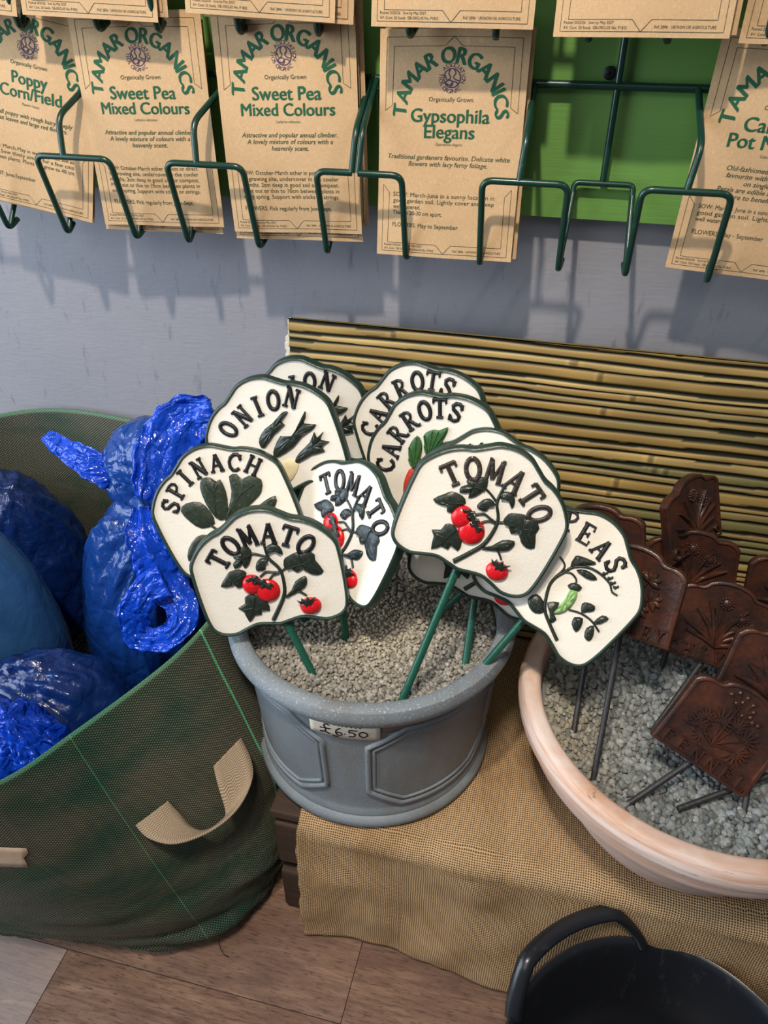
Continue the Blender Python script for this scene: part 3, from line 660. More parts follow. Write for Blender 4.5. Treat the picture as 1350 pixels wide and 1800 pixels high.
zf1 = lambda x, y: PGZ+.006*math.exp(-(((x+.17)/.05)**2+((y+.25)/.05)**2))-.004*math.exp(-(((x+.13)/.05)**2+((y+.36)/.05)**2))+.002*noise.noise((x*30, y*30, 0))
gravel('gravel', PC.x, PC.y, .1415, zf1, 5200, .0020, .0041, M_GRAV, 'pale stone grit filling the grey planter', lambda x, y: math.exp(-(((x+.165)/.055)**2+((y+.30)/.06)**2)))
# ------------------------------------------------------------------ terracotta bowl
TC = Vector((.207, -.300, .2305)); TZ = .400-TC.z; TR = .202
root = empty('terracotta_bowl', TC); tag(root, 'wide whitewashed terracotta bowl holding the rusty herb markers', 'bowl')
m = MB()
prof = [(0, .003), (.115, .003), (.120, 0), (.128, .006), (.146, .040), (.162, .075), (.172, .100), (.178, .104), (.186, .110), (.189, .118), (.186, .125), (.181, .1285), (.1815, .133), (.190, .137), (.198, .141), (.2015, .146), (TR+.0008, .155), (.2005, .164), (.196, .1690), (.189, TZ), (.182, .168), (.178, .161), (.176, .145), (.160, .08), (0, .03)]
m.lathe(cr(prof, 3, False), 160); m.obj('bowl_body', M_TERRA, root, ang=70)
TGZ = .3815
zf2 = lambda x, y: TGZ-.012*max(0, 1-((x-.16)**2+(y+.37)**2)/.012)+.004*noise.noise((x*14, y*14, 5))
gravel('gravel', TC.x, TC.y, .176, zf2, 4700, .0030, .0060, M_GRAV2, 'grey stone chips filling the terracotta bowl', lambda x, y: .75*math.exp(-(((x-.06)/.05)**2+((y+.36)/.09)**2)))
# ------------------------------------------------------------------ cast signs
S = .078
half = [(0, .88), (.2, .845), (.34, .76), (.47, .675), (.6, .63), (.75, .54), (.88, .41), (.98, .25), (1.0, .05), (.995, -.3), (.97, -.6), (.92, -.76), (.8, -.85), (.62, -.875), (.45, -.82), (.3, -.78), (.15, -.8), (0, -.825)]
OUTL = [Vector((p[0], p[1], 0)) for p in cr(half+[(-x, y) for x, y in half[-2:0:-1]], 5)]
def inset(O, d):
    n = len(O); r = []
    for i in range(n):
        t = (O[(i+1) % n]-O[i-1]).normalized(); r.append(O[i]+Vector((t.y, -t.x, 0))*d)   # outline runs clockwise
    return r
SP = .28  # letter box height in canonical units
def bx(x0, y0, x1, y1): return [(x0, y0), (x1, y1)]
# slab serif strokes: (points, half width); box 0..w by 0..1
T_, t_, sv = .085, .05, .055
GL = {
 'T': (.8, [([(.4, .06), (.4, .94)], T_), ([(.04, .93), (.76, .93)], .07), ([(.06, .95), (.06, .74)], .05), ([(.74, .95), (.74, .74)], .05), ([(.22, .06), (.58, .06)], .06)]),
 'O': (.86, [([(.43+.34*math.sin(a), .5+.44*math.cos(a)) for a in np.linspace(0, 2*PI, 21)], .085)]),
 'M': (1.05, [([(.17, .05), (.21, .95)], .075), ([(.21, .93), (.52, .18)], .09), ([(.52, .18), (.83, .93)], .05), ([(.84, .95), (.88, .05)], .085), ([(.04, .05), (.31, .05)], .055), ([(.74, .05), (1.01, .05)], .055), ([(.08, .95), (.25, .95)], .05), ([(.80, .95), (.97, .95)], .05)]),
 'A': (.95, [([(.16, .05), (.47, .95)], .055), ([(.47, .95), (.78, .05)], .09), ([(.28, .36), (.66, .36)], .045), ([(.03, .05), (.30, .05)], .055), ([(.63, .05), (.93, .05)], .055)]),
 'I': (.5, [([(.25, .05), (.25, .95)], T_), ([(.07, .05), (.43, .05)], .055), ([(.07, .95), (.43, .95)], .055)]),
 'N': (.95, [([(.2, .05), (.2, .95)], .06), ([(.2, .95), (.74, .06)], .095), ([(.75, .05), (.75, .95)], .06), ([(.05, .05), (.36, .05)], .055), ([(.06, .95), (.28, .95)], .055), ([(.6, .95), (.9, .95)], .055)]),
 'S': (.7, [([(.62, .70), (.60, .82), (.46, .93), (.26, .91), (.13, .77), (.2, .60), (.42, .48), (.58, .34), (.55, .16), (.38, .06), (.2, .09), (.08, .26)], .08), ([(.63, .95), (.62, .66)], .045), ([(.08, .05), (.08, .34)], .045)]),
 'P': (.75, [([(.22, .05), (.22, .95)], T_), ([(.05, .05), (.42, .05)], .055), ([(.05, .94), (.40, .94), (.58, .88), (.66, .73), (.58, .57), (.40, .49), (.25, .49)], .06)]),
 'C': (.82, [([(.72, .68), (.68, .82), (.52, .93), (.32, .89), (.16, .72), (.12, .48), (.2, .22), (.38, .07), (.56, .08), (.72, .22)], .08), ([(.73, .94), (.72, .62)], .045)]),
 'H': (.95, [([(.2, .05), (.2, .95)], T_), ([(.74, .05), (.74, .95)], T_), ([(.2, .5), (.74, .5)], .05)]+[([(c-.15, y), (c+.15, y)], .055) for c in (.2, .74) for y in (.05, .95)]),
 'R': (.92, [([(.22, .05), (.22, .95)], T_), ([(.05, .05), (.40, .05)], .055), ([(.05, .94), (.42, .94), (.60, .87), (.66, .73), (.58, .58), (.42, .50), (.25, .50)], .06), ([(.42, .50), (.70, .08), (.90, .06)], .075)]),
 'E': (.78, [([(.2, .05), (.2, .95)], T_), ([(.05, .05), (.68, .05), (.68, .27)], .05), ([(.05, .95), (.64, .95), (.64, .75)], .05), ([(.2, .5), (.5, .5)], .045), ([(.5, .38), (.5, .62)], .04)]),
 'F': (.74, [([(.2, .05), (.2, .95)], T_), ([(.05, .05), (.38, .05)], .05), ([(.05, .95), (.66, .95), (.66, .75)], .05), ([(.2, .5), (.5, .5)], .045), ([(.5, .38), (.5, .62)], .04)]),
 'L': (.72, [([(.2, .05), (.2, .95)], T_), ([(.05, .05), (.66, .05), (.66, .27)], .05), ([(.06, .95), (.36, .95)], .05)]),
 'Y': (.9, [([(.45, .05), (.45, .45), (.17, .93)], .075), ([(.45, .45), (.73, .93)], .06), ([(.28, .05), (.62, .05)], .05), ([(.04, .95), (.3, .95)], .05), ([(.6, .95), (.86, .95)], .05)]),
 'V': (.9, [([(.17, .94), (.45, .08)], .085), ([(.45, .08), (.73, .94)], .055), ([(.04, .95), (.3, .95)], .05), ([(.6, .95), (.86, .95)], .05)]),
 'D': (.86, [([(.2, .05), (.2, .95)], T_), ([(.05, .95), (.42, .95), (.66, .8), (.74, .5), (.66, .2), (.42, .05), (.05, .05)], .07)]),
}
def glyph(m, ch, cx, cy, ang, sz, h, scale, z0=0, bold=1.0, sx=1.0):
    w, strokes = GL[ch]; ca, sa = math.cos(ang), math.sin(ang)
    for n_, (pts, hw) in enumerate(strokes):
        q = []
        for x, y in pts:
            X = (x-w/2)*sz*sx; Y = (y-.5)*sz; q.append(((cx+X*ca-Y*sa)*scale, (cy+X*sa+Y*ca)*scale))
        m.ridge(q, hw*sz*scale*bold, h*(1+.03*n_), 0, z0)
def word(m, w, pos, scale=S, sz=.29, h=.0021, c0=(0, -.25), sx=.92, bold=1.18):
    for ch, (x, y) in zip(w, pos):
        a = -math.atan2(x-c0[0], y-c0[1]); glyph(m, ch, x, y, a, sz, h, scale, 0, bold, sx*{'M': .80, 'O': .86, 'A': .88, 'N': .9, 'H': .9, 'R': .9}.get(ch, 1))
LT = lambda a, r=.775: (r*math.sin(math.radians(a)), -.25+r*math.cos(math.radians(a)))
W_TOM = [LT(a) for a in (-48.5, -29, -9.7, 10.5, 30, 48.5)]
W_CAR = [(-.744, .085), (-.566, .26), (-.36, .43), (-.11, .537), (.149, .575), (.363, .523), (.545, .389)]
W_ONI = [(-.569, .29), (-.285, .40), (-.02, .465), (.234, .48), (.50, .43)]
W_SPI = [(-.672, .25), (-.50, .42), (-.305, .539), (-.07, .585), (.184, .567), (.42, .48), (.64, .339)]
W_PEA = [(-.395, .53), (-.15, .535), (.11, .52), (.36, .48)]
TOM = {'stem':[(-.087,-.728),(.041,-.548),(.149,-.369),(.182,-.158),(.161,.007),(.063,.174),(.05,.359),(.051,.436)],'br1':[(.048,.186),(-.066,.248),(-.158,.282)],'br2':[(-.107,-.069),(-.017,-.018),(.068,-.036),(.153,-.055)],'br3':[(.001,-.136),(.067,-.075),(.149,-.067)],'br4':[(.185,-.044),(.246,-.012)],'br5':[(.156,-.425),(.273,-.39),(.343,-.376),(.428,-.455)],
'l1':[(-.127,.277),(-.149,.363),(-.213,.4),(-.256,.371),(-.265,.31),(-.357,.305),(-.385,.264),(-.351,.232),(-.41,.176),(-.4,.104),(-.315,.133),(-.291,.164),(-.274,.085),(-.203,.137),(-.151,.228)],
'l2':[(.055,.151),(-.037,.185),(-.107,.134),(-.139,.041),(-.097,.013),(-.016,.021),(.008,.091)],'l3':[(.064,.251),(.053,.313),(.127,.357),(.211,.338),(.256,.263),(.255,.186),(.179,.247)],
'l4':[(-.271,.019),(-.347,.08),(-.478,.077),(-.545,.017),(-.65,-.108),(-.55,-.139),(-.464,-.119),(-.438,-.175),(-.364,-.169),(-.331,-.076)],
'l5':[(-.235,-.324),(-.305,-.298),(-.383,-.334),(-.401,-.421),(-.504,-.469),(-.446,-.531),(-.407,-.7),(-.311,-.615),(-.214,-.619),(-.204,-.535),(-.096,-.583),(-.109,-.431)],
'l6':[(.23,-.019),(.247,.105),(.32,.149),(.436,.183),(.47,.151),(.57,.178),(.662,.105),(.654,.024),(.727,-.146),(.635,-.19),(.538,-.147),(.461,-.066),(.384,-.103),(.315,-.038)],
'l7':[(.152,-.417),(.25,-.341),(.329,-.226),(.465,-.172),(.487,-.24),(.437,-.332),(.304,-.375)],
'cal':[(.30,-.47),(.35,-.50),(.362,-.45),(.41,-.49),(.45,-.44),(.47,-.49),(.556,-.46),(.50,-.53),(.47,-.58),(.44,-.55),(.40,-.59),(.384,-.54),(.33,-.53)],'calab':[(-.218,-.034),(-.14,-.09),(-.06,-.16),(.003,-.222)]}
SPI = {'A':[(-.151,-.139),(-.192,.084),(-.172,.309),(-.095,.408),(.008,.38),(.06,.30),(.119,.307),(.123,.131),(.055,-.076),(-.064,-.204)],'B':[(-.03,-.2),(.103,-.036),(.2,.115),(.25,.3),(.355,.29),(.39,.2),(.50,.21),(.625,.1),(.563,-.048),(.43,-.12),(.216,-.2),(.046,-.23)],
'C':[(-.199,-.209),(-.389,-.206),(-.496,-.058),(-.548,.12),(-.438,.184),(-.26,.126),(-.19,-.035)],'D':[(.399,-.235),(.562,-.179),(.731,-.169),(.669,-.296),(.462,-.29)],'E':[(-.382,-.313),(-.518,-.288),(-.69,-.398),(-.764,-.55),(-.602,-.524),(-.429,-.413)],'s1':[(-.272,-.2),(-.171,-.369),(-.1,-.514)],'s2':[(-.02,-.15),(-.06,-.36),(-.1,-.514)]}
ONI = {'o1':[(-.204,-.068),(-.173,.038),(-.037,.142),(.103,.188),(.293,.287),(.372,.264),(.223,.174),(.262,.113),(.066,.029),(-.146,-.112)],'o2':[(-.067,-.249),(-.01,-.149),(.144,-.015),(.16,-.112),(.275,-.074),(.454,.053),(.613,.209),(.596,.132),(.537,.053),(.7,-.008),(.586,-.074),(.455,-.107),(.26,-.223),(-.01,-.293)],
'o3':[(.213,-.411),(.309,-.322),(.521,-.218),(.634,-.101),(.643,-.187),(.759,-.13),(.682,-.229),(.793,-.285),(.662,-.325),(.681,-.403),(.486,-.399),(.256,-.451)],'bulb':[(.012,-.386),(.169,-.37),(.246,-.478),(.089,-.64),(-.043,-.664),(-.098,-.502)]}
CAR = {'g1':[(-.394,-.076),(-.372,.049),(-.286,.206),(-.11,.297),(-.099,.154),(-.195,-.0),(-.319,-.123)],'g2':[(-.113,-.023),(-.064,.144),(-.002,.279),(.141,.289),(.22,.248),(.357,.237),(.229,.112),(.049,.035),(-.078,-.032)],'c1':[(-.443,-.103),(-.352,-.14),(-.43,-.278),(-.602,-.448),(-.826,-.609),(-.881,-.678),(-.7,-.423),(-.609,-.258)],'c2':[(-.129,-.031),(-.063,-.062),(-.171,-.215),(-.404,-.419),(-.581,-.535),(-.289,-.184)]}
PEA = {'stem':[(.46,-.709),(.249,-.61),(.086,-.509),(-.05,-.282),(-.074,-.14),(-.042,-.02),(.007,.124),(.142,.233),(.298,.271),(.462,.256),(.552,.196),(.629,.205)],'loop':[(-.084,-.128),(-.066,.009),(-.105,.076),(-.207,.106)],'p1':[(-.03,.101),(-.066,.21),(-.042,.271),(.163,.341),(.166,.294),(.058,.199)],'p2':[(.053,.115),(.14,.191),(.255,.212),(.321,.191),(.267,.132),(.157,.105)],
'p3':[(.105,-.554),(.038,-.636),(-.068,-.627),(-.148,-.555),(-.111,-.439),(.015,-.449)],'p4':[(.16,-.505),(.058,-.431),(.168,-.332),(.185,-.399),(.222,-.51),(.285,-.515),(.26,-.6)],'pod':[(.187,-.491),(.2,-.381),(.19,-.239),(.162,-.123),(.232,-.071),(.29,-.161),(.304,-.312),(.263,-.433)],'cal':[(.10,-.10),(.146,-.015),(.25,-.003),(.241,-.082),(.163,-.115)],'s2':[(-.036,-.005),(.039,.042),(.132,.023),(.166,-.028)],'br':[(.314,-.323),(.452,-.26),(.608,-.242),(.766,-.282)],
'b1':[(.447,-.244),(.383,-.158),(.427,-.098),(.521,-.075),(.55,-.13),(.496,-.2)],'b2':[(.439,-.334),(.513,-.287),(.567,-.382),(.563,-.479),(.46,-.438),(.427,-.365)],'b3':[(.639,-.234),(.659,-.103),(.742,-.078),(.735,-.146),(.691,-.228)],'b4':[(.669,-.268),(.748,-.36),(.756,-.457),(.673,-.45),(.625,-.35)],'buds':[(.336,.304),(.42,.30),(.483,.275),(.544,.259)]}
sc = lambda L: [(x*S, y*S) for x, y in L]
def leaf_obj(root, L, mat, h=.0028, name='leaf_relief', stem=None, veins=True):
    m = MB(); O = [tuple(p[:2]) for p in cr([(x, y) for x, y in L], 2)]; m.relief(sc(O), h, vein=.12)
    if veins:
        pts = np.array(L); c = pts.mean(0); dd = np.linalg.norm(pts-pts[0], axis=1); tip = pts[dd.argmax()]
        m.ridge(sc([pts[0]*.85+c*.15, c, c*.3+tip*.7]), [.012*S, .010*S, .003*S], h*.6, 0, h*.85)
    return m.obj(name, mat, root, ang=50)
def make_sign(design, pose, ground, label, letters=None, mats=None):
    p = Vector(pose[:3]); B = basis(*pose[3:]); gr = Vector(ground)
    root = empty('garden_sign', gr, B); off = B.transposed() @ (p-gr)
    tag(root, label, 'garden sign', 'cream cast vegetable signs in the grey planter')
    n = len(OUTL); inner = inset(OUTL, .045)
    m = MB(); z1 = 0; z2 = -.0085
    c = [(q.x*S, q.y*S) for q in inner]
    vs = [(x, y, z1) for x, y in c]+[(x, y, z2) for x, y in c]+[(0, 0, z1), (0, 0, z2)]
    fs = [(i, 2*n, (i+1) % n) for i in range(n)] + [(n+i, n+(i+1) % n, 2*n+1) for i in range(n)] + [(i, (i+1) % n, n+(i+1) % n, n+i) for i in range(n)]
    fs = [f[::1] for f in fs]; m.add(vs, fs); parts = [m.obj('plaque', M_CREAM, root, ang=40)]
    m = MB(); mid = inset(OUTL, .042); prof = [(.050, -.0006), (.046, .0016), (.034, .0027), (.014, .0022), (.003, .0004), (0, -.002), (0, -.0088), (.046, -.0090)]
    loops = [[(q.x*S, q.y*S, zz) for q in inset(OUTL, d)] for d, zz in prof]
    vs = [loops[k_][i] for i in range(n) for k_ in range(len(prof))]; m.grid(vs, n, len(prof), 0, True); m.f = [f[::-1] for f in m.f]
    parts.append(m.obj('raised_rim', M_RIM, root, ang=60))
    lf = (mats or {}).get('leaf', M_LEAF)
    lw = {'tomato': ('TOMATO', W_TOM), 'carrots': ('CARROTS', W_CAR), 'onion': ('ONION', W_ONI), 'spinach': ('SPINACH', W_SPI), 'peas': ('PEAS', W_PEA)}[design]
    m = MB(); word(m, *lw, sz={'tomato': .30, 'carrots': .285, 'onion': .29, 'spinach': .265, 'peas': .27}[design]); parts.append(m.obj('lettering', (mats or {}).get('let', M_LET), root, ang=50))
    if design == 'tomato':
        m = MB(); m.ridge(sc([q[:2] for q in cr(TOM['stem'], 4, False)]), list(np.linspace(.03, .014, 4*7+1)*S), .0024)
        for b in ('br1', 'br2', 'br3', 'br4', 'br5'): m.ridge(sc([q[:2] for q in cr(TOM[b], 4, False)]), .014*S, .002)
        parts.append(m.obj('stem_relief', lf, root, ang=60))
        for l in ('l1', 'l2', 'l3', 'l4', 'l5', 'l6', 'l7'): parts.append(leaf_obj(root, TOM[l], lf))
        for cx, cy, rx, ry in ((-.239, -.16, .135, .145), (-.056, -.285, .165, .17), (.45, -.615, .145, .125)):
            m = MB(); m.dome(cx*S, cy*S, rx*S, ry*S, .0065); parts.append(m.obj('tomato_relief', M_RED, root))
        m = MB(); m.relief(sc(TOM['cal']), .0022, 0, .0055); cx_ = m.obj('calyx_relief', lf, parts[-1], ang=50)
        m = MB(); m.ridge(sc([q[:2] for q in cr(TOM['calab'], 4, False)]), .03*S, .0022, 0, .0056)
        for t in range(6):
            q = cr(TOM['calab'], 2, False)[t]; sg = 1 if t % 2 else -1; m.ridge(sc([(q[0], q[1]), (q[0]+sg*.045, q[1]+sg*.03), (q[0]+sg*.07, q[1]+sg*.01)]), [.022*S, .016*S, .006*S], .002, 0, .0058)
        cx_ = m.obj('calyx_relief', lf, parts[-2], ang=50)
    elif design == 'spinach':
        m = MB(); [m.ridge(sc([q[:2] for q in cr(SPI[b], 4, False)]), .016*S, .002) for b in ('s1', 's2')]; parts.append(m.obj('stem_relief', M_SPIN, root, ang=60))
        for l in 'CEDBA': parts.append(leaf_obj(root, [tuple(np.array(SPI[l][0])+1.06*(np.array(q)-np.array(SPI[l][0]))) for q in SPI[l]], M_SPIN, .0034 if l == 'A' else .0026))
    elif design == 'onion':
        parts.append(leaf_obj(root, ONI['bulb'], M_BULB, .0026, 'bulb_relief', veins=False))
        for l in ('o1', 'o2', 'o3'): parts.append(leaf_obj(root, ONI[l], M_LEAF, .0034, 'onion_relief', veins=False))
    elif design == 'carrots':
        for l in ('c2', 'c1'): parts.append(leaf_obj(root, CAR[l], M_ORANGE, .004, 'carrot_relief', veins=False))
        for l in ('g1', 'g2'):
            m = MB(); O = [tuple(p[:2]) for p in cr(CAR[l], 3)]; m.relief(sc(O), .0026); L = np.array(CAR[l]); b_ = L[0]*.5+L[-1]*.5
            for q in range(1, len(L)-1): m.ridge(sc([b_, b_*.5+L[q]*.5, b_*.04+L[q]*.96]), [.01*S, .016*S, .008*S], .0018, 0, .0024)
            parts.append(m.obj('carrot_top_relief', M_CTOP, root, ang=50))
    elif design == 'peas':
        m = MB(); m.ridge(sc([q[:2] for q in cr(PEA['stem'], 3, False)]), list(np.linspace(.024, .012, 34)*S), .0024)
        for b in ('loop', 's2', 'br'): m.ridge(sc([q[:2] for q in cr(PEA[b], 4, False)]), .013*S, .002)
        for x, y in PEA['buds']: m.dome(x*S, y*S, .028*S, .02*S, .0028, 0, 0, 10, 4); m.dome((x+.02)*S, (y+.03)*S, .016*S, .02*S, .0024, 0, 0, 8, 4)
        parts.append(m.obj('stem_relief', M_LEAF, root, ang=60))
        for l in ('p1', 'p2', 'p3', 'p4', 'b1', 'b2', 'b3', 'b4'): parts.append(leaf_obj(root, PEA[l], M_LEAF))
        parts.append(leaf_obj(root, PEA['pod'], M_POD, .0045, 'pea_pod_relief', veins=False)); parts.append(leaf_obj(root, PEA['cal'], M_LEAF, .003, 'calyx_relief', veins=False))
    for o in parts: o.location = off
    top = off+Vector((0, -.62*S, -.0105)); bot = Vector((0, 0, 0)); d = (bot-top).normalized()
    if d.y > -.3: d = Vector((0, -1, 0))
    m = MB(); m.tube([top+Vector((0, .3*S, 0)), top, bot+d*.02], .0041, 12); m.obj('stake', M_STAKE, root, ang=60)
    return root
gz = lambda x, y: onZ(x, y, PGZ)
make_sign('tomato', (-.048, -.3286, .6223, -.3836, .3153, .1463), gz(705, 1235), 'largest-looking TOMATO sign with clean face, tilted right above the pot centre', mats={'let': M_LETB})
make_sign('tomato', (-.2611, -.3634, .5385, .1802, .2492, .2553), gz(548, 1180), 'lowest TOMATO sign leaning over the left rim of the pot, in front of SPINACH')
make_sign('tomato', (-.1953, -.298, .5644, -.0926, .4306, -.597), gz(608, 1118), 'narrow sideways-turned TOMATO sign between the other two TOMATO signs', mats={'leaf': M_LEAFB})
make_sign('peas', (.0351, -.3216, .5587, -.5979, .5741, .0331), gz(830, 1195), 'PEAS sign with a pale green pod, leaning towards the terracotta bowl')
make_sign('spinach', (-.3356, -.2982, .5633, .3984, .3784, .2183), gz(537, 1090), 'SPINACH sign with dark leaves, leaning left over the blue bags')
make_sign('onion', (-.2937, -.2431, .6222, .4005, .2498, .0081), gz(600, 1040), 'front ONION sign, its whole word in view')
make_sign('onion', (-.281, -.1679, .6134, .2776, .0918, -.0173), gz(634, 975), 'rear ONION sign with only the letters ON showing, against the bamboo panel')
make_sign('carrots', (-.1421, -.1835, .6278, .398, .262, -.0974), gz(790, 985), 'rear CARROTS sign with its picture hidden, against the bamboo panel')
make_sign('carrots', (-.1202, -.2114, .6101, .5556, .2145, -.1038), gz(835, 1000), 'front CARROTS sign with its orange carrots in view')
make_sign('tomato', (-.0583, -.2371, .5847, .069, .3414, -.0049), gz(818, 1165), 'cream sign mostly hidden behind the largest TOMATO sign, its domed top showing')
make_sign('tomato', (-.0454, -.2681, .541, -.2904, .471, .0835), gz(762, 1088), 'cream sign hidden below the largest TOMATO sign, only its lower edge showing')
# ------------------------------------------------------------------ rusty herb markers
S2 = .051
half = [(0, .9), (.25, .87), (.42, .8), (.52, .7), (.62, .67), (.76, .66), (.9, .6), (.99, .5), (1, .42), (1, .0), (1, -.5), (1, -.86), (.97, -.9), (.5, -.9), (0, -.9)]
OUTM = [Vector((p[0], p[1], 0)) for p in cr(half+[(-x, y) for x, y in half[-2:0:-1]], 4)]
def blade(m, pts, w, h=.0022):
    q = [p[:2] for p in cr(pts, 4, False)]; n = len(q); m.ridge([(x*S2, y*S2) for x, y in q], [max(.15, math.sin(PI*min(1, .12+.88*i/(n-1))))*w*S2*1.1 for i in range(n)], h*1.45)
def make_marker(design, pose, ground, label):
    p = Vector(pose[:3]); B = basis(*pose[3:]); gr = Vector(ground)
    root = empty('herb_marker', gr, B); off = B.transposed() @ (p-gr); tag(root, label, 'herb marker', 'rusty cast iron herb markers in the bowl')
    n = len(OUTM); m = MB()
    prof = [(1.0, -.0075), (1.0, .0014), (.975, .0022), (.93, .0021), (.915, .0002), (.89, 0)]
    rings = [[(q.x*S2*(k_ if abs(k_) else 1), (q.y)*S2*k_, zz) for q in OUTM] for k_, zz in prof]
    vs = [rings[k_][i] for i in range(n) for k_ in range(len(prof))]; m.grid(vs, n, len(prof), 0, True); m.f = [f[::-1] for f in m.f]
    c = m.add([(0, 0, 0), (0, 0, -.0075)], []); L = len(prof)
    for i in range(n): m.f.append((i*L+L-1, c, ((i+1) % n)*L+L-1)); m.m.append(0); m.f.append((i*L, ((i+1) % n)*L, c+1)); m.m.append(0)
    parts = [m.obj('plaque', M_RUST, root, ang=45)]
    m = MB()
    if design == 'fennel':
        fans = [((-.465, -.247), 90, .26), ((-.165, .055), 85, .30), ((.366, -.009), 60, .3), ((.393, -.274), -30, .27), ((-.426, -.037), 120, .2), ((.12, .12), 60, .22), ((-.3, -.3), 200, .2)]
        for (cx, cy), a0, r in fans:
            for q in range(9):
                a = math.radians(a0-100+25*q); blade(m, [(cx, cy), (cx+r*.6*math.cos(a), cy+r*.6*math.sin(a)), (cx+r*math.cos(a), cy+r*math.sin(a))], .026, .002)
            blade(m, [(-.06, -.4), ((cx-.06)/2, (cy-.35)/2), (cx, cy)], .02, .0018)
        blade(m, [(-.06, -.4), (-.063, -.023), (-.075, .482)], .024)
        for x, y in [(-.308, .615), (-.196, .72), (-.031, .72), (-.062, .593), (.126, .66), (.073, .388), (.209, .438), (.298, .377), (.408, .383), (-.15, .52), (.2, .55)]:
            m.dome(x*S2, y*S2, .05*S2, .05*S2, .0026, 0, 0, 10, 4); blade(m, [(-.07, .40) if x < .1 else (.2, .1), (x*.6, y*.75), (x, y)], .012, .0014)
    elif design == 'chives':
        for tip, w in (((-.7, -.12), .05), ((-.55, .2), .05), ((-.36, .42), .055), ((-.2, .3), .04), ((.62, .18), .05), ((.78, -.02), .05), ((.7, -.32), .05), ((.45, .42), .035), ((-.62, -.3), .04)):
            blade(m, [(0, -.5), (tip[0]*.35, -.5+(tip[1]+.5)*.55), tip], w, .0028)
        for (x, y) in ((.0, .45), (.38, .2)):
            blade(m, [(0, -.5), (x*.4, 0), (x, y)], .025); m.dome(x*S2, y*S2, .11*S2, .11*S2, .003, 0, 0, 16, 5)
            for q in range(12):
                a = 2*PI*q/12; m.dome((x+.12*math.cos(a))*S2, (y+.12*math.sin(a))*S2, .035*S2, .035*S2, .003, 0, 0, 8, 4)
    elif design == 'parsley':
        for cx, cy, a0 in ((.35, .3, 60), (-.1, .38, 90), (-.45, .2, 130), (.45, -.05, 20), (0, .05, 90), (-.4, -.15, 180), (.25, -.3, -30)):
            for q in range(5):
                a = math.radians(a0-80+40*q); blade(m, [(cx, cy), (cx+.12*math.cos(a), cy+.12*math.sin(a)), (cx+.22*math.cos(a), cy+.22*math.sin(a))], .06, .0026)
            blade(m, [(0, -.5), (cx*.5, cy*.5-.2), (cx, cy)], .02, .0018)
    else:
        m.dome(.05*S2, .35*S2, .13*S2, .16*S2, .004, 0, 0, 14, 5)
        for tip, w in (((-.05, .62), .05), ((.15, .6), .05), ((-.6, .0), .09), ((-.5, .35), .08), ((.55, .1), .08), ((-.75, -.3), .08), ((.6, -.3), .08)): blade(m, [(0, -.5), (tip[0]*.4, -.4+(tip[1]+.4)*.5), tip], w, .0028)
        blade(m, [(0, -.5), (.02, 0), (.05, .3)], .03)
    parts.append(m.obj('plant_relief', M_RUST, root, ang=50))
    wd = {'fennel': 'FENNEL', 'chives': 'CHIVES', 'parsley': 'PARSLEY'}.get(design)
    if wd:
        m = MB(); k_ = len(wd)
        for i, ch in enumerate(wd): glyph(m, ch, -.78+1.56*(i/(k_-1)), -.70, 0, .29, .0038, S2, 0, 1.15, .95 if k_ == 6 else .8)
        parts.append(m.obj('lettering', M_RUST, root, ang=50))
    for o in parts: o.location = off
    top = off+Vector((0, -.75*S2, -.0098)); d = (-top).normalized()
    m = MB(); m.tube([top+Vector((0, .3*S2, 0)), top, d*.02], .0031, 10); m.obj('stake', M_RODS, root, ang=60)
tz = lambda x, y: onZ(x, y, TGZ)
make_marker('fennel', (.2024, -.3829, .449, -.4764, .523, .035), tz(1119, 1403), 'rust brown FENNEL herb marker, lowest and nearest in the bowl')
make_marker('chives', (.2049, -.2563, .4693, -.1357, .491, -.016), tz(1165, 1260), 'rust brown CHIVES herb marker with the word below two flowers, right of PARSLEY')
make_marker('chives', (.1813, -.1642, .4688, .0643, .2763, .0258), tz(1160, 1180), 'rust brown chive-flower marker directly behind and above the front CHIVES marker')
make_marker('parsley', (.0985, -.300, .533, .08, .4145, -.40), tz(1045, 1358), 'brown PARSLEY herb marker partly behind the PEAS sign')
make_marker('chives', (.1741, -.1359, .5248, -.0192, .3485, .9109), (.213, -.178, TGZ), 'topmost brown herb marker, turned sideways against the bamboo panel')
make_marker('flower', (.2875, -.1901, .4795, .0414, .2617, .0002), (.292, -.225, TGZ), 'dark brown herb marker cut off by the photo edge, behind the front CHIVES marker')
make_marker('flower', (.0661, -.2245, .5268, .2461, .2134, -.2583), tz(1010, 1278), 'brown herb marker behind the PEAS sign, only its upper corner showing')
make_marker('flower', (.2499, -.3299, .4804, -.2221, .4348, .0016), tz(1310, 1416), 'orange-brown herb marker with a flower bud, just behind FENNEL')
make_marker('flower', (.352, -.335, .452, -.35, .5, -.25), tz(1225, 1410), 'brown herb marker past the right edge whose long stake passes under FENNEL')
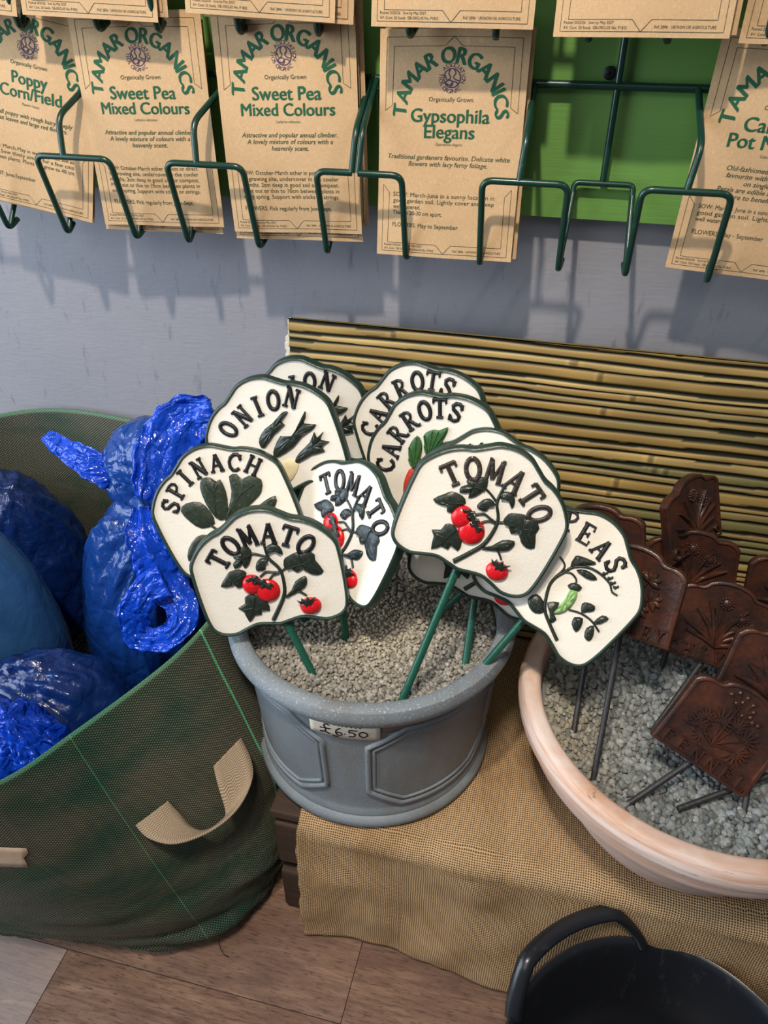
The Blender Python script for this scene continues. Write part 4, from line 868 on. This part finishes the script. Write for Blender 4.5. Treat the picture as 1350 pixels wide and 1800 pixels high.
# ------------------------------------------------------------------ green woven bag
bag = empty('woven_garden_bag', (-.6, -.3, 0)); tag(bag, 'dark green woven garden bag full of blue plastic bags', 'bag')
LOOP = [((-.60, -.016, .480), (-.60, -.05)), ((-.44, -.03, .465), (-.44, -.05)), ((-.352, -.10, .45), (-.31, -.12)), ((-.350, -.22, .435), (-.278, -.24)), ((-.352, -.31, .425), (-.266, -.33)), ((-.378, -.40, .412), (-.276, -.42)),
        ((-.437, -.495, .392), (-.335, -.492)), ((-.50, -.57, .378), (-.42, -.532)), ((-.62, -.605, .37), (-.56, -.547)), ((-.78, -.575, .39), (-.70, -.53)), ((-.90, -.45, .41), (-.83, -.43)), ((-.95, -.28, .43), (-.88, -.28)), ((-.92, -.12, .46), (-.85, -.13)), ((-.78, -.02, .48), (-.74, -.06))]
N_U = 16; rim = cr([a for a, b in LOOP], N_U); bas = cr([(b[0], b[1], 0) for a, b in LOOP], N_U); NU = len(rim); NV = 60
arcl = np.concatenate([[0], np.cumsum([np.linalg.norm((rim[(i+1) % NU]-rim[i])*.5+(bas[(i+1) % NU]-bas[i])*.5) for i in range(NU)])])
stripes = [6.05*N_U, 4.45*N_U, 7.72*N_U, 1.2*N_U-10, 13.6*N_U, 2.9*N_U, 9.3*N_U, 11*N_U]
def bagpt(i, t, inn=0):
    a = rim[i % NU]; b = bas[i % NU]; p = Vector(a)*(1-t)+Vector(b)*t
    c = Vector((-.62, -.29, p.z)); d = (p-c); d.z = 0; d.normalize()
    bul = .016*math.sin(PI*t)**1.0 + .010*math.sin(PI*t*t)
    low = max(0, (t-.5)*2)
    u = arcl[i % NU]
    fold = low*(.012*noise.noise((u*5+p.z*3, t*9, 1)) + .030*abs(noise.noise((u*2.5-t*3, t*10+u*8, 4))) + .011*abs(noise.noise((u*7-t*5, t*20+u*18, 9))) - .012) + .004*noise.noise((u*5, t*5, 7))
    if t > .93: bul -= .02*((t-.93)/.07)**2
    edge = (p.y > -.10)
    k_ = 0.35 if edge else 1
    return p + d*((bul+fold)*k_-inn) + Vector((0, 0, .003*noise.noise((u*8, 0, 0))*(1-t)))
P = []; UVs = []; ST = []
for i in range(NU+1):
    for j in range(NV):
        t = j/(NV-1); P.append(bagpt(i, t)); u = arcl[i]; v = t*.46; UVs.append((u, v))
        dd = min(abs(arcl[min(int(s), NU-1)]+(s-int(s))*.005 - u) for s in stripes); ST.append((dd, v))
m = MB(); m.grid(P, NU+1, NV); P_BAG = list(P); F_BAG = list(m.f); m.uv['cloth'] = UVs; m.uv['stripe'] = ST
o = m.obj('bag_wall', M_WOVEN, None, ang=None); o.parent = bag; o.location = -bag.location; md = o.modifiers.new('t', 'SOLIDIFY'); md.thickness = .0016; md.offset = -1
m = MB(); cen = [(-.6, -.3, .004)]; m.add([tuple(bagpt(i, 1, .004)+Vector((0, 0, .003))) for i in range(NU)]+cen, [(i, (i+1) % NU, NU) for i in range(NU)])
m.uv['cloth'] = [(v[0], v[1]) for v in m.v]; m.uv['stripe'] = [(1, 1)]*len(m.v); o = m.obj('bag_base', M_WOVEN, None); o.parent = bag; o.location = -bag.location
# webbing handle
from mathutils.bvhtree import BVHTree
_bv = BVHTree.FromPolygons([Vector(p) for p in P_BAG], F_BAG)
def on_bag(x, y, off=0):
    r = ray(x, y).normalized(); h = _bv.ray_cast(CAM, r); return h[0]-r*off
E_o = [(423, 1297, .002), (441, 1335, .022), (443, 1372, .036), (418, 1420, .046), (372, 1459, .05), (310, 1483, .046), (262, 1474, .024), (238, 1451, .002)]
E_i = [(375, 1347, .002), (383, 1380, .014), (396, 1425, .026), (392, 1440, .030), (362, 1460, .030), (335, 1452, .020), (315, 1430, .010), (295, 1408, .002)]
eo = cr([tuple(on_bag(*q)) for q in E_o], 8, False); ei = cr([tuple(on_bag(*q)) for q in E_i], 8, False)
P = []; UVs = []; sL = 0
for i, (a, b) in enumerate(zip(eo, ei)):
    if i: sL += np.linalg.norm(a-eo[i-1])
    for j in range(7): P.append(tuple(b+(a-b)*j/6)); UVs.append((j/6*.033, sL))
m = MB(); m.grid(P, len(eo), 7); m.uv['cloth'] = UVs; o = m.obj('webbing_handle', M_WEB, None, ang=None); o.parent = bag; o.location = -bag.location; md = o.modifiers.new('t', 'SOLIDIFY'); md.thickness = .0024; md.offset = 0
tag(o, 'beige webbing carry handle')
k = Mt('parcel tape', srgb(190, 160, 134), .25, .5); k.link(k.mix(k.noise(k.co(), 60, 3), srgb(176, 144, 118), srgb(226, 206, 184)), 'Base Color'); M_PTAPE = k.m
m = MB(); P = []
for i in range(10):
    for j in range(5):
        x = -40+i*9.6+(5*math.sin(j*2.1) if i == 9 else 0); y = 1488+j*8.5+i*.3; P.append(tuple(on_bag(x, y, .0018)))
m.grid(P, 10, 5); o = m.obj('torn_tape', M_PTAPE, None); o.parent = bag; o.location = -bag.location; o.modifiers.new('t', 'SOLIDIFY').thickness = .0005; tag(o, 'torn brown parcel tape on the bag front')
# ------------------------------------------------------------------ blue plastic bags
def blob(c, r, knot, seed, pleat=.010, crump=.010, sub=6, sq=0):
    v0, f0 = ico(sub); K = Vector(knot).normalized(); ax = K.orthogonal().normalized(); ay = K.cross(ax); out = []
    for v in v0:
        d = Vector(v); th = math.acos(max(-1, min(1, d.dot(K)))); ph = math.atan2(d.dot(ay), d.dot(ax))
        pl = abs(noise.noise((math.cos(ph)*3.2+seed, math.sin(ph)*3.2, th*.8+seed))) + .45*abs(noise.noise((math.cos(ph)*8, math.sin(ph)*8+seed, th*1.2)))
        k1 = abs(noise.noise(d*2.6+Vector((seed, 0, 0)))); k2 = abs(noise.noise(d*6.2+Vector((0, seed, 0)))); k3 = abs(noise.noise(d*13+Vector((0, 0, seed))))
        s = 1.0
        disp = pleat*math.exp(-(th/1.15)**2)*(pl*2-.6) + crump*(.9*k1+.55*k2+.22*k3-.4)
        e = .10*math.exp(-(th/.28)**2)
        p = Vector((d.x*r[0], d.y*r[1], d.z*r[2])); out.append(Vector(c)+p*(1+e)+d*disp)
    return out, f0
def blue_bag(mat, c, r, knot, seed, label, pleat=.01, crump=.01):
    root = empty('plastic_bag', (c[0], c[1], max(.012, c[2]-r[2]))); tag(root, label, 'plastic bag', 'blue plastic bags in the green woven bag')
    vs, fs = blob(c, r, knot, seed, pleat, crump); m = MB(); m.add([(v.x, v.y, max(v.z, .012)) for v in vs], fs.tolist()); o = m.obj('filled_body', mat, None, ang=None); o.parent = root; o.location = -root.location; return root
def strip(root, name, pts, widths, thick, seed, mat=None, crump=.004):
    q = cr(pts, 16, False); n = len(q); wd = np.interp(np.linspace(0, 1, n), np.linspace(0, 1, len(widths)), widths); m = MB(); vs = []; NK = 44
    for i in range(n):
        P_ = Vector(q[i]); t = (Vector(q[min(i+1, n-1)])-Vector(q[max(i-1, 0)])).normalized(); vw = (CAM-P_).normalized(); a = t.cross(vw).normalized(); b = a.cross(t)
        for k_ in range(NK):
            an = 2*PI*k_/NK; x = math.cos(an); base_ = P_+a*(x*wd[i])+b*(math.sin(an)*thick)
            cr_ = crump*(.9*noise.noise((x*2.6+seed, i*.05, seed)) + 1.3*abs(noise.noise((x*6+noise.noise((i*.04, seed, 1))*2, i*.035+seed, 3))) + .7*abs(noise.noise((x*4, i*.16, seed+5)))); e_ = 1+.18*noise.noise((i*.13, seed, math.copysign(1, x)))+.10*noise.noise((i*.35, seed+3, math.copysign(1, x))); vs.append(P_+a*(x*wd[i]*e_)+b*(math.sin(an)*thick*.45)+b*cr_)
    m.grid(vs, n, NK, 0, False); 
    fs = [(i*NK+NK-1, (i+1)*NK+NK-1, (i+1)*NK, i*NK) for i in range(n-1)]; m.f += fs; m.m += [0]*len(fs)
    m.f += [tuple(range(NK)), tuple((n-1)*NK+k_ for k_ in range(NK-1, -1, -1))]; m.m += [0, 0]
    o = m.obj(name, mat or M_FILMB, None, ang=None); o.parent = root; o.location = -root.location; return o
blue_bag(M_FILMD, (-.785, -.145, .235), (.122, .10, .205), (.5, -.3, 1), 1.3, 'dark blue plastic bag at the back left of the green bag', .008, .006)
blue_bag(M_FILML, (-.705, -.345, .270), (.122, .115, .255), (-.2, -.75, .55), 2.1, 'large taut grey-blue plastic bag at the left photo edge', .012, .003)
rc = blue_bag(M_FILMM, (-.500, -.228, .265), (.092, .095, .225), (.42, -.25, .8), 3.7, 'blue plastic bag with tied ears, behind the SPINACH sign', .014, .005)
bd = blue_bag(M_FILMD, (-.520, -.418, .205), (.105, .085, .195), (-.5, -.3, .8), 4.4, 'dark blue plastic bag low behind the front rim of the green bag', .014, .006)
be = blue_bag(M_FILMB, (-.520, -.497, .268), (.088, .046, .142), (.2, -.3, 1), 6.2, 'bright blue crumpled plastic bag at the front rim of the green bag', .012, .010)
# gathered top and ears of the tied bag
vs, fs = blob((-.476, -.165, .500), (.088, .062, .078), (.3, -.7, -.6), 5.5, .018, .005); m = MB(); m.add(vs, fs.tolist()); o = m.obj('gathered_top', M_FILMM, None, ang=None); o.parent = rc; o.location = -rc.location
strip(rc, 'tied_ear', [tuple(onY(258, 880, -.27)), tuple(onY(285, 810, -.235)), tuple(onY(325, 745, -.20)), tuple(onY(378, 728, -.19))], [.012, .036, .034, .022], .010, 1.1, None, .010)
strip(rc, 'tied_ear', [tuple(onY(200, 838, -.20)), tuple(onY(160, 815, -.20)), tuple(onY(120, 793, -.19)), tuple(onY(84, 768, -.17))], [.020, .020, .016, .009], .009, 2.7)
strip(rc, 'tied_ear', [tuple(onY(250, 895, -.262)), tuple(onY(262, 950, -.290)), tuple(onY(290, 1020, -.300)), tuple(onY(322, 1080, -.325)), tuple(onY(295, 1120, -.345)), tuple(onY(248, 1120, -.350)), tuple(onY(236, 1080, -.345)), tuple(onY(256, 1040, -.330)), tuple(onY(290, 1022, -.318))], [.012, .026, .026, .018, .015, .016, .019, .018, .020], .009, 4.2, None, .006)
# ------------------------------------------------------------------ black tub
UC = Vector((.195, -.602, 0)); root = empty('rubber_tub', UC); tag(root, 'black rubber tub with a loop handle on the floor at the lower right', 'tub')
TRm = .157; TH = .163
m = MB(); prof = [(0, .0), (.118, .0), (.128, .004), (.140, .06), (.150, .12), (TRm-.003, TH-.014), (TRm+.002, TH-.010), (TRm+.0025, TH-.003), (TRm, TH), (TRm-.004, TH-.002), (TRm-.007, TH-.012), (.145, .12), (.1365, .06), (.131, .034), (.126, .030), (.120, .014), (.085, .012), (.080, .014), (.05, .013), (0, .013)]
m.lathe(prof, 128); m.obj('tub_body', M_TUB, root, ang=60)
def tub_handle(a0, a1):
    pts = []
    for i in range(33):
        t = i/32; a = math.radians(a0+(a1-a0)*t); e = min(1, math.sin(PI*t)*1.75)**.8; rr_ = TRm-.002+.010*e; z = TH-.008+.046*e
        pts.append((rr_*math.cos(a), rr_*math.sin(a), z))
    m = MB(); n = len(pts); vs = []
    for i, p in enumerate(pts):
        c = Vector(p); o_ = Vector((p[0], p[1], 0)).normalized(); t = (Vector(pts[min(i+1, n-1)])-Vector(pts[max(i-1, 0)])).normalized(); nn = o_.cross(t).normalized(); o2 = t.cross(nn)
        for k_ in range(12):
            an = 2*PI*k_/12; vs.append(c+o2*(.0095*math.cos(an))+nn*(.0068*math.sin(an)))
    m.grid(vs, n, 12); m.f += [(i*12+11, (i+1)*12+11, (i+1)*12, i*12) for i in range(n-1)]; m.m += [0]*(n-1); m.obj('loop_handle', M_TUB, root, ang=70)
tub_handle(163, 96); tub_handle(343, 276)
# ------------------------------------------------------------------ a stray thread on the floor
m = MB(); m.tube(cr([tuple(onZ(*q, .0012)) for q in ((384, 1652), (388, 1668), (394, 1678), (402, 1682))], 5, False), .0005, 5); tag(m.obj('loose_thread', M_SCREW), 'dark loose thread on the floor beside the woven bag', 'thread')
# ------------------------------------------------------------------ light
def look(o, tgt): o.rotation_euler = (Vector(tgt)-o.location).to_track_quat('-Z', 'Y').to_euler()
def spot(nm, loc, tgt, e, col, size, ang=70, blend=.6):
    l = bpy.data.lights.new(nm, 'SPOT'); l.energy = e; l.color = col; l.shadow_soft_size = size; l.spot_size = math.radians(ang); l.spot_blend = blend
    o = bpy.data.objects.new(nm, l); COL.objects.link(o); o.location = loc; look(o, tgt); return o
def area(nm, loc, tgt, e, col, sx, sy):
    l = bpy.data.lights.new(nm, 'AREA'); l.shape = 'RECTANGLE'; l.size = sx; l.size_y = sy; l.energy = e; l.color = col
    o = bpy.data.objects.new(nm, l); COL.objects.link(o); o.location = loc; look(o, tgt); return o
spot('ceiling_spot_key', (-.30, -1.12, 2.34), (-.33, -.08, .80), 122, (1, .88, .73), .04, 50, .9)
spot('ceiling_spot_right', (1.35, -.9, 2.35), (-.08, -.05, .95), 26, (1, .88, .72), .03, 30, .8)
spot('added_floor_fill', (-.1, -1.2, 2.36), (.02, -.45, .1), 84, (1, .90, .78), .12, 36, .9)  # added lamp, no real fitting behind it; brightens burlap and floor
area('added_soft_fill', (-.35, -2.3, 2.35), (-.2, -.4, .2), 8, (1, .94, .86), 1.4, .7)  # invented soft fill light from behind the camera, not a known fixture
area('glass_door_daylight', (-2.0, -1.1, 1.05), (-.35, -.45, .25), 50, (.76, .88, 1.0), 1.5, 1.7)
w = bpy.data.worlds.new('room'); SC.world = w; w.use_nodes = True
w.node_tree.nodes['Background'].inputs[0].default_value = (.66, .80, 1.0, 1); w.node_tree.nodes['Background'].inputs[1].default_value = .125
SC.view_settings.view_transform = 'Standard'; SC.view_settings.look = 'None'; SC.view_settings.exposure = 0; SC.view_settings.gamma = 1
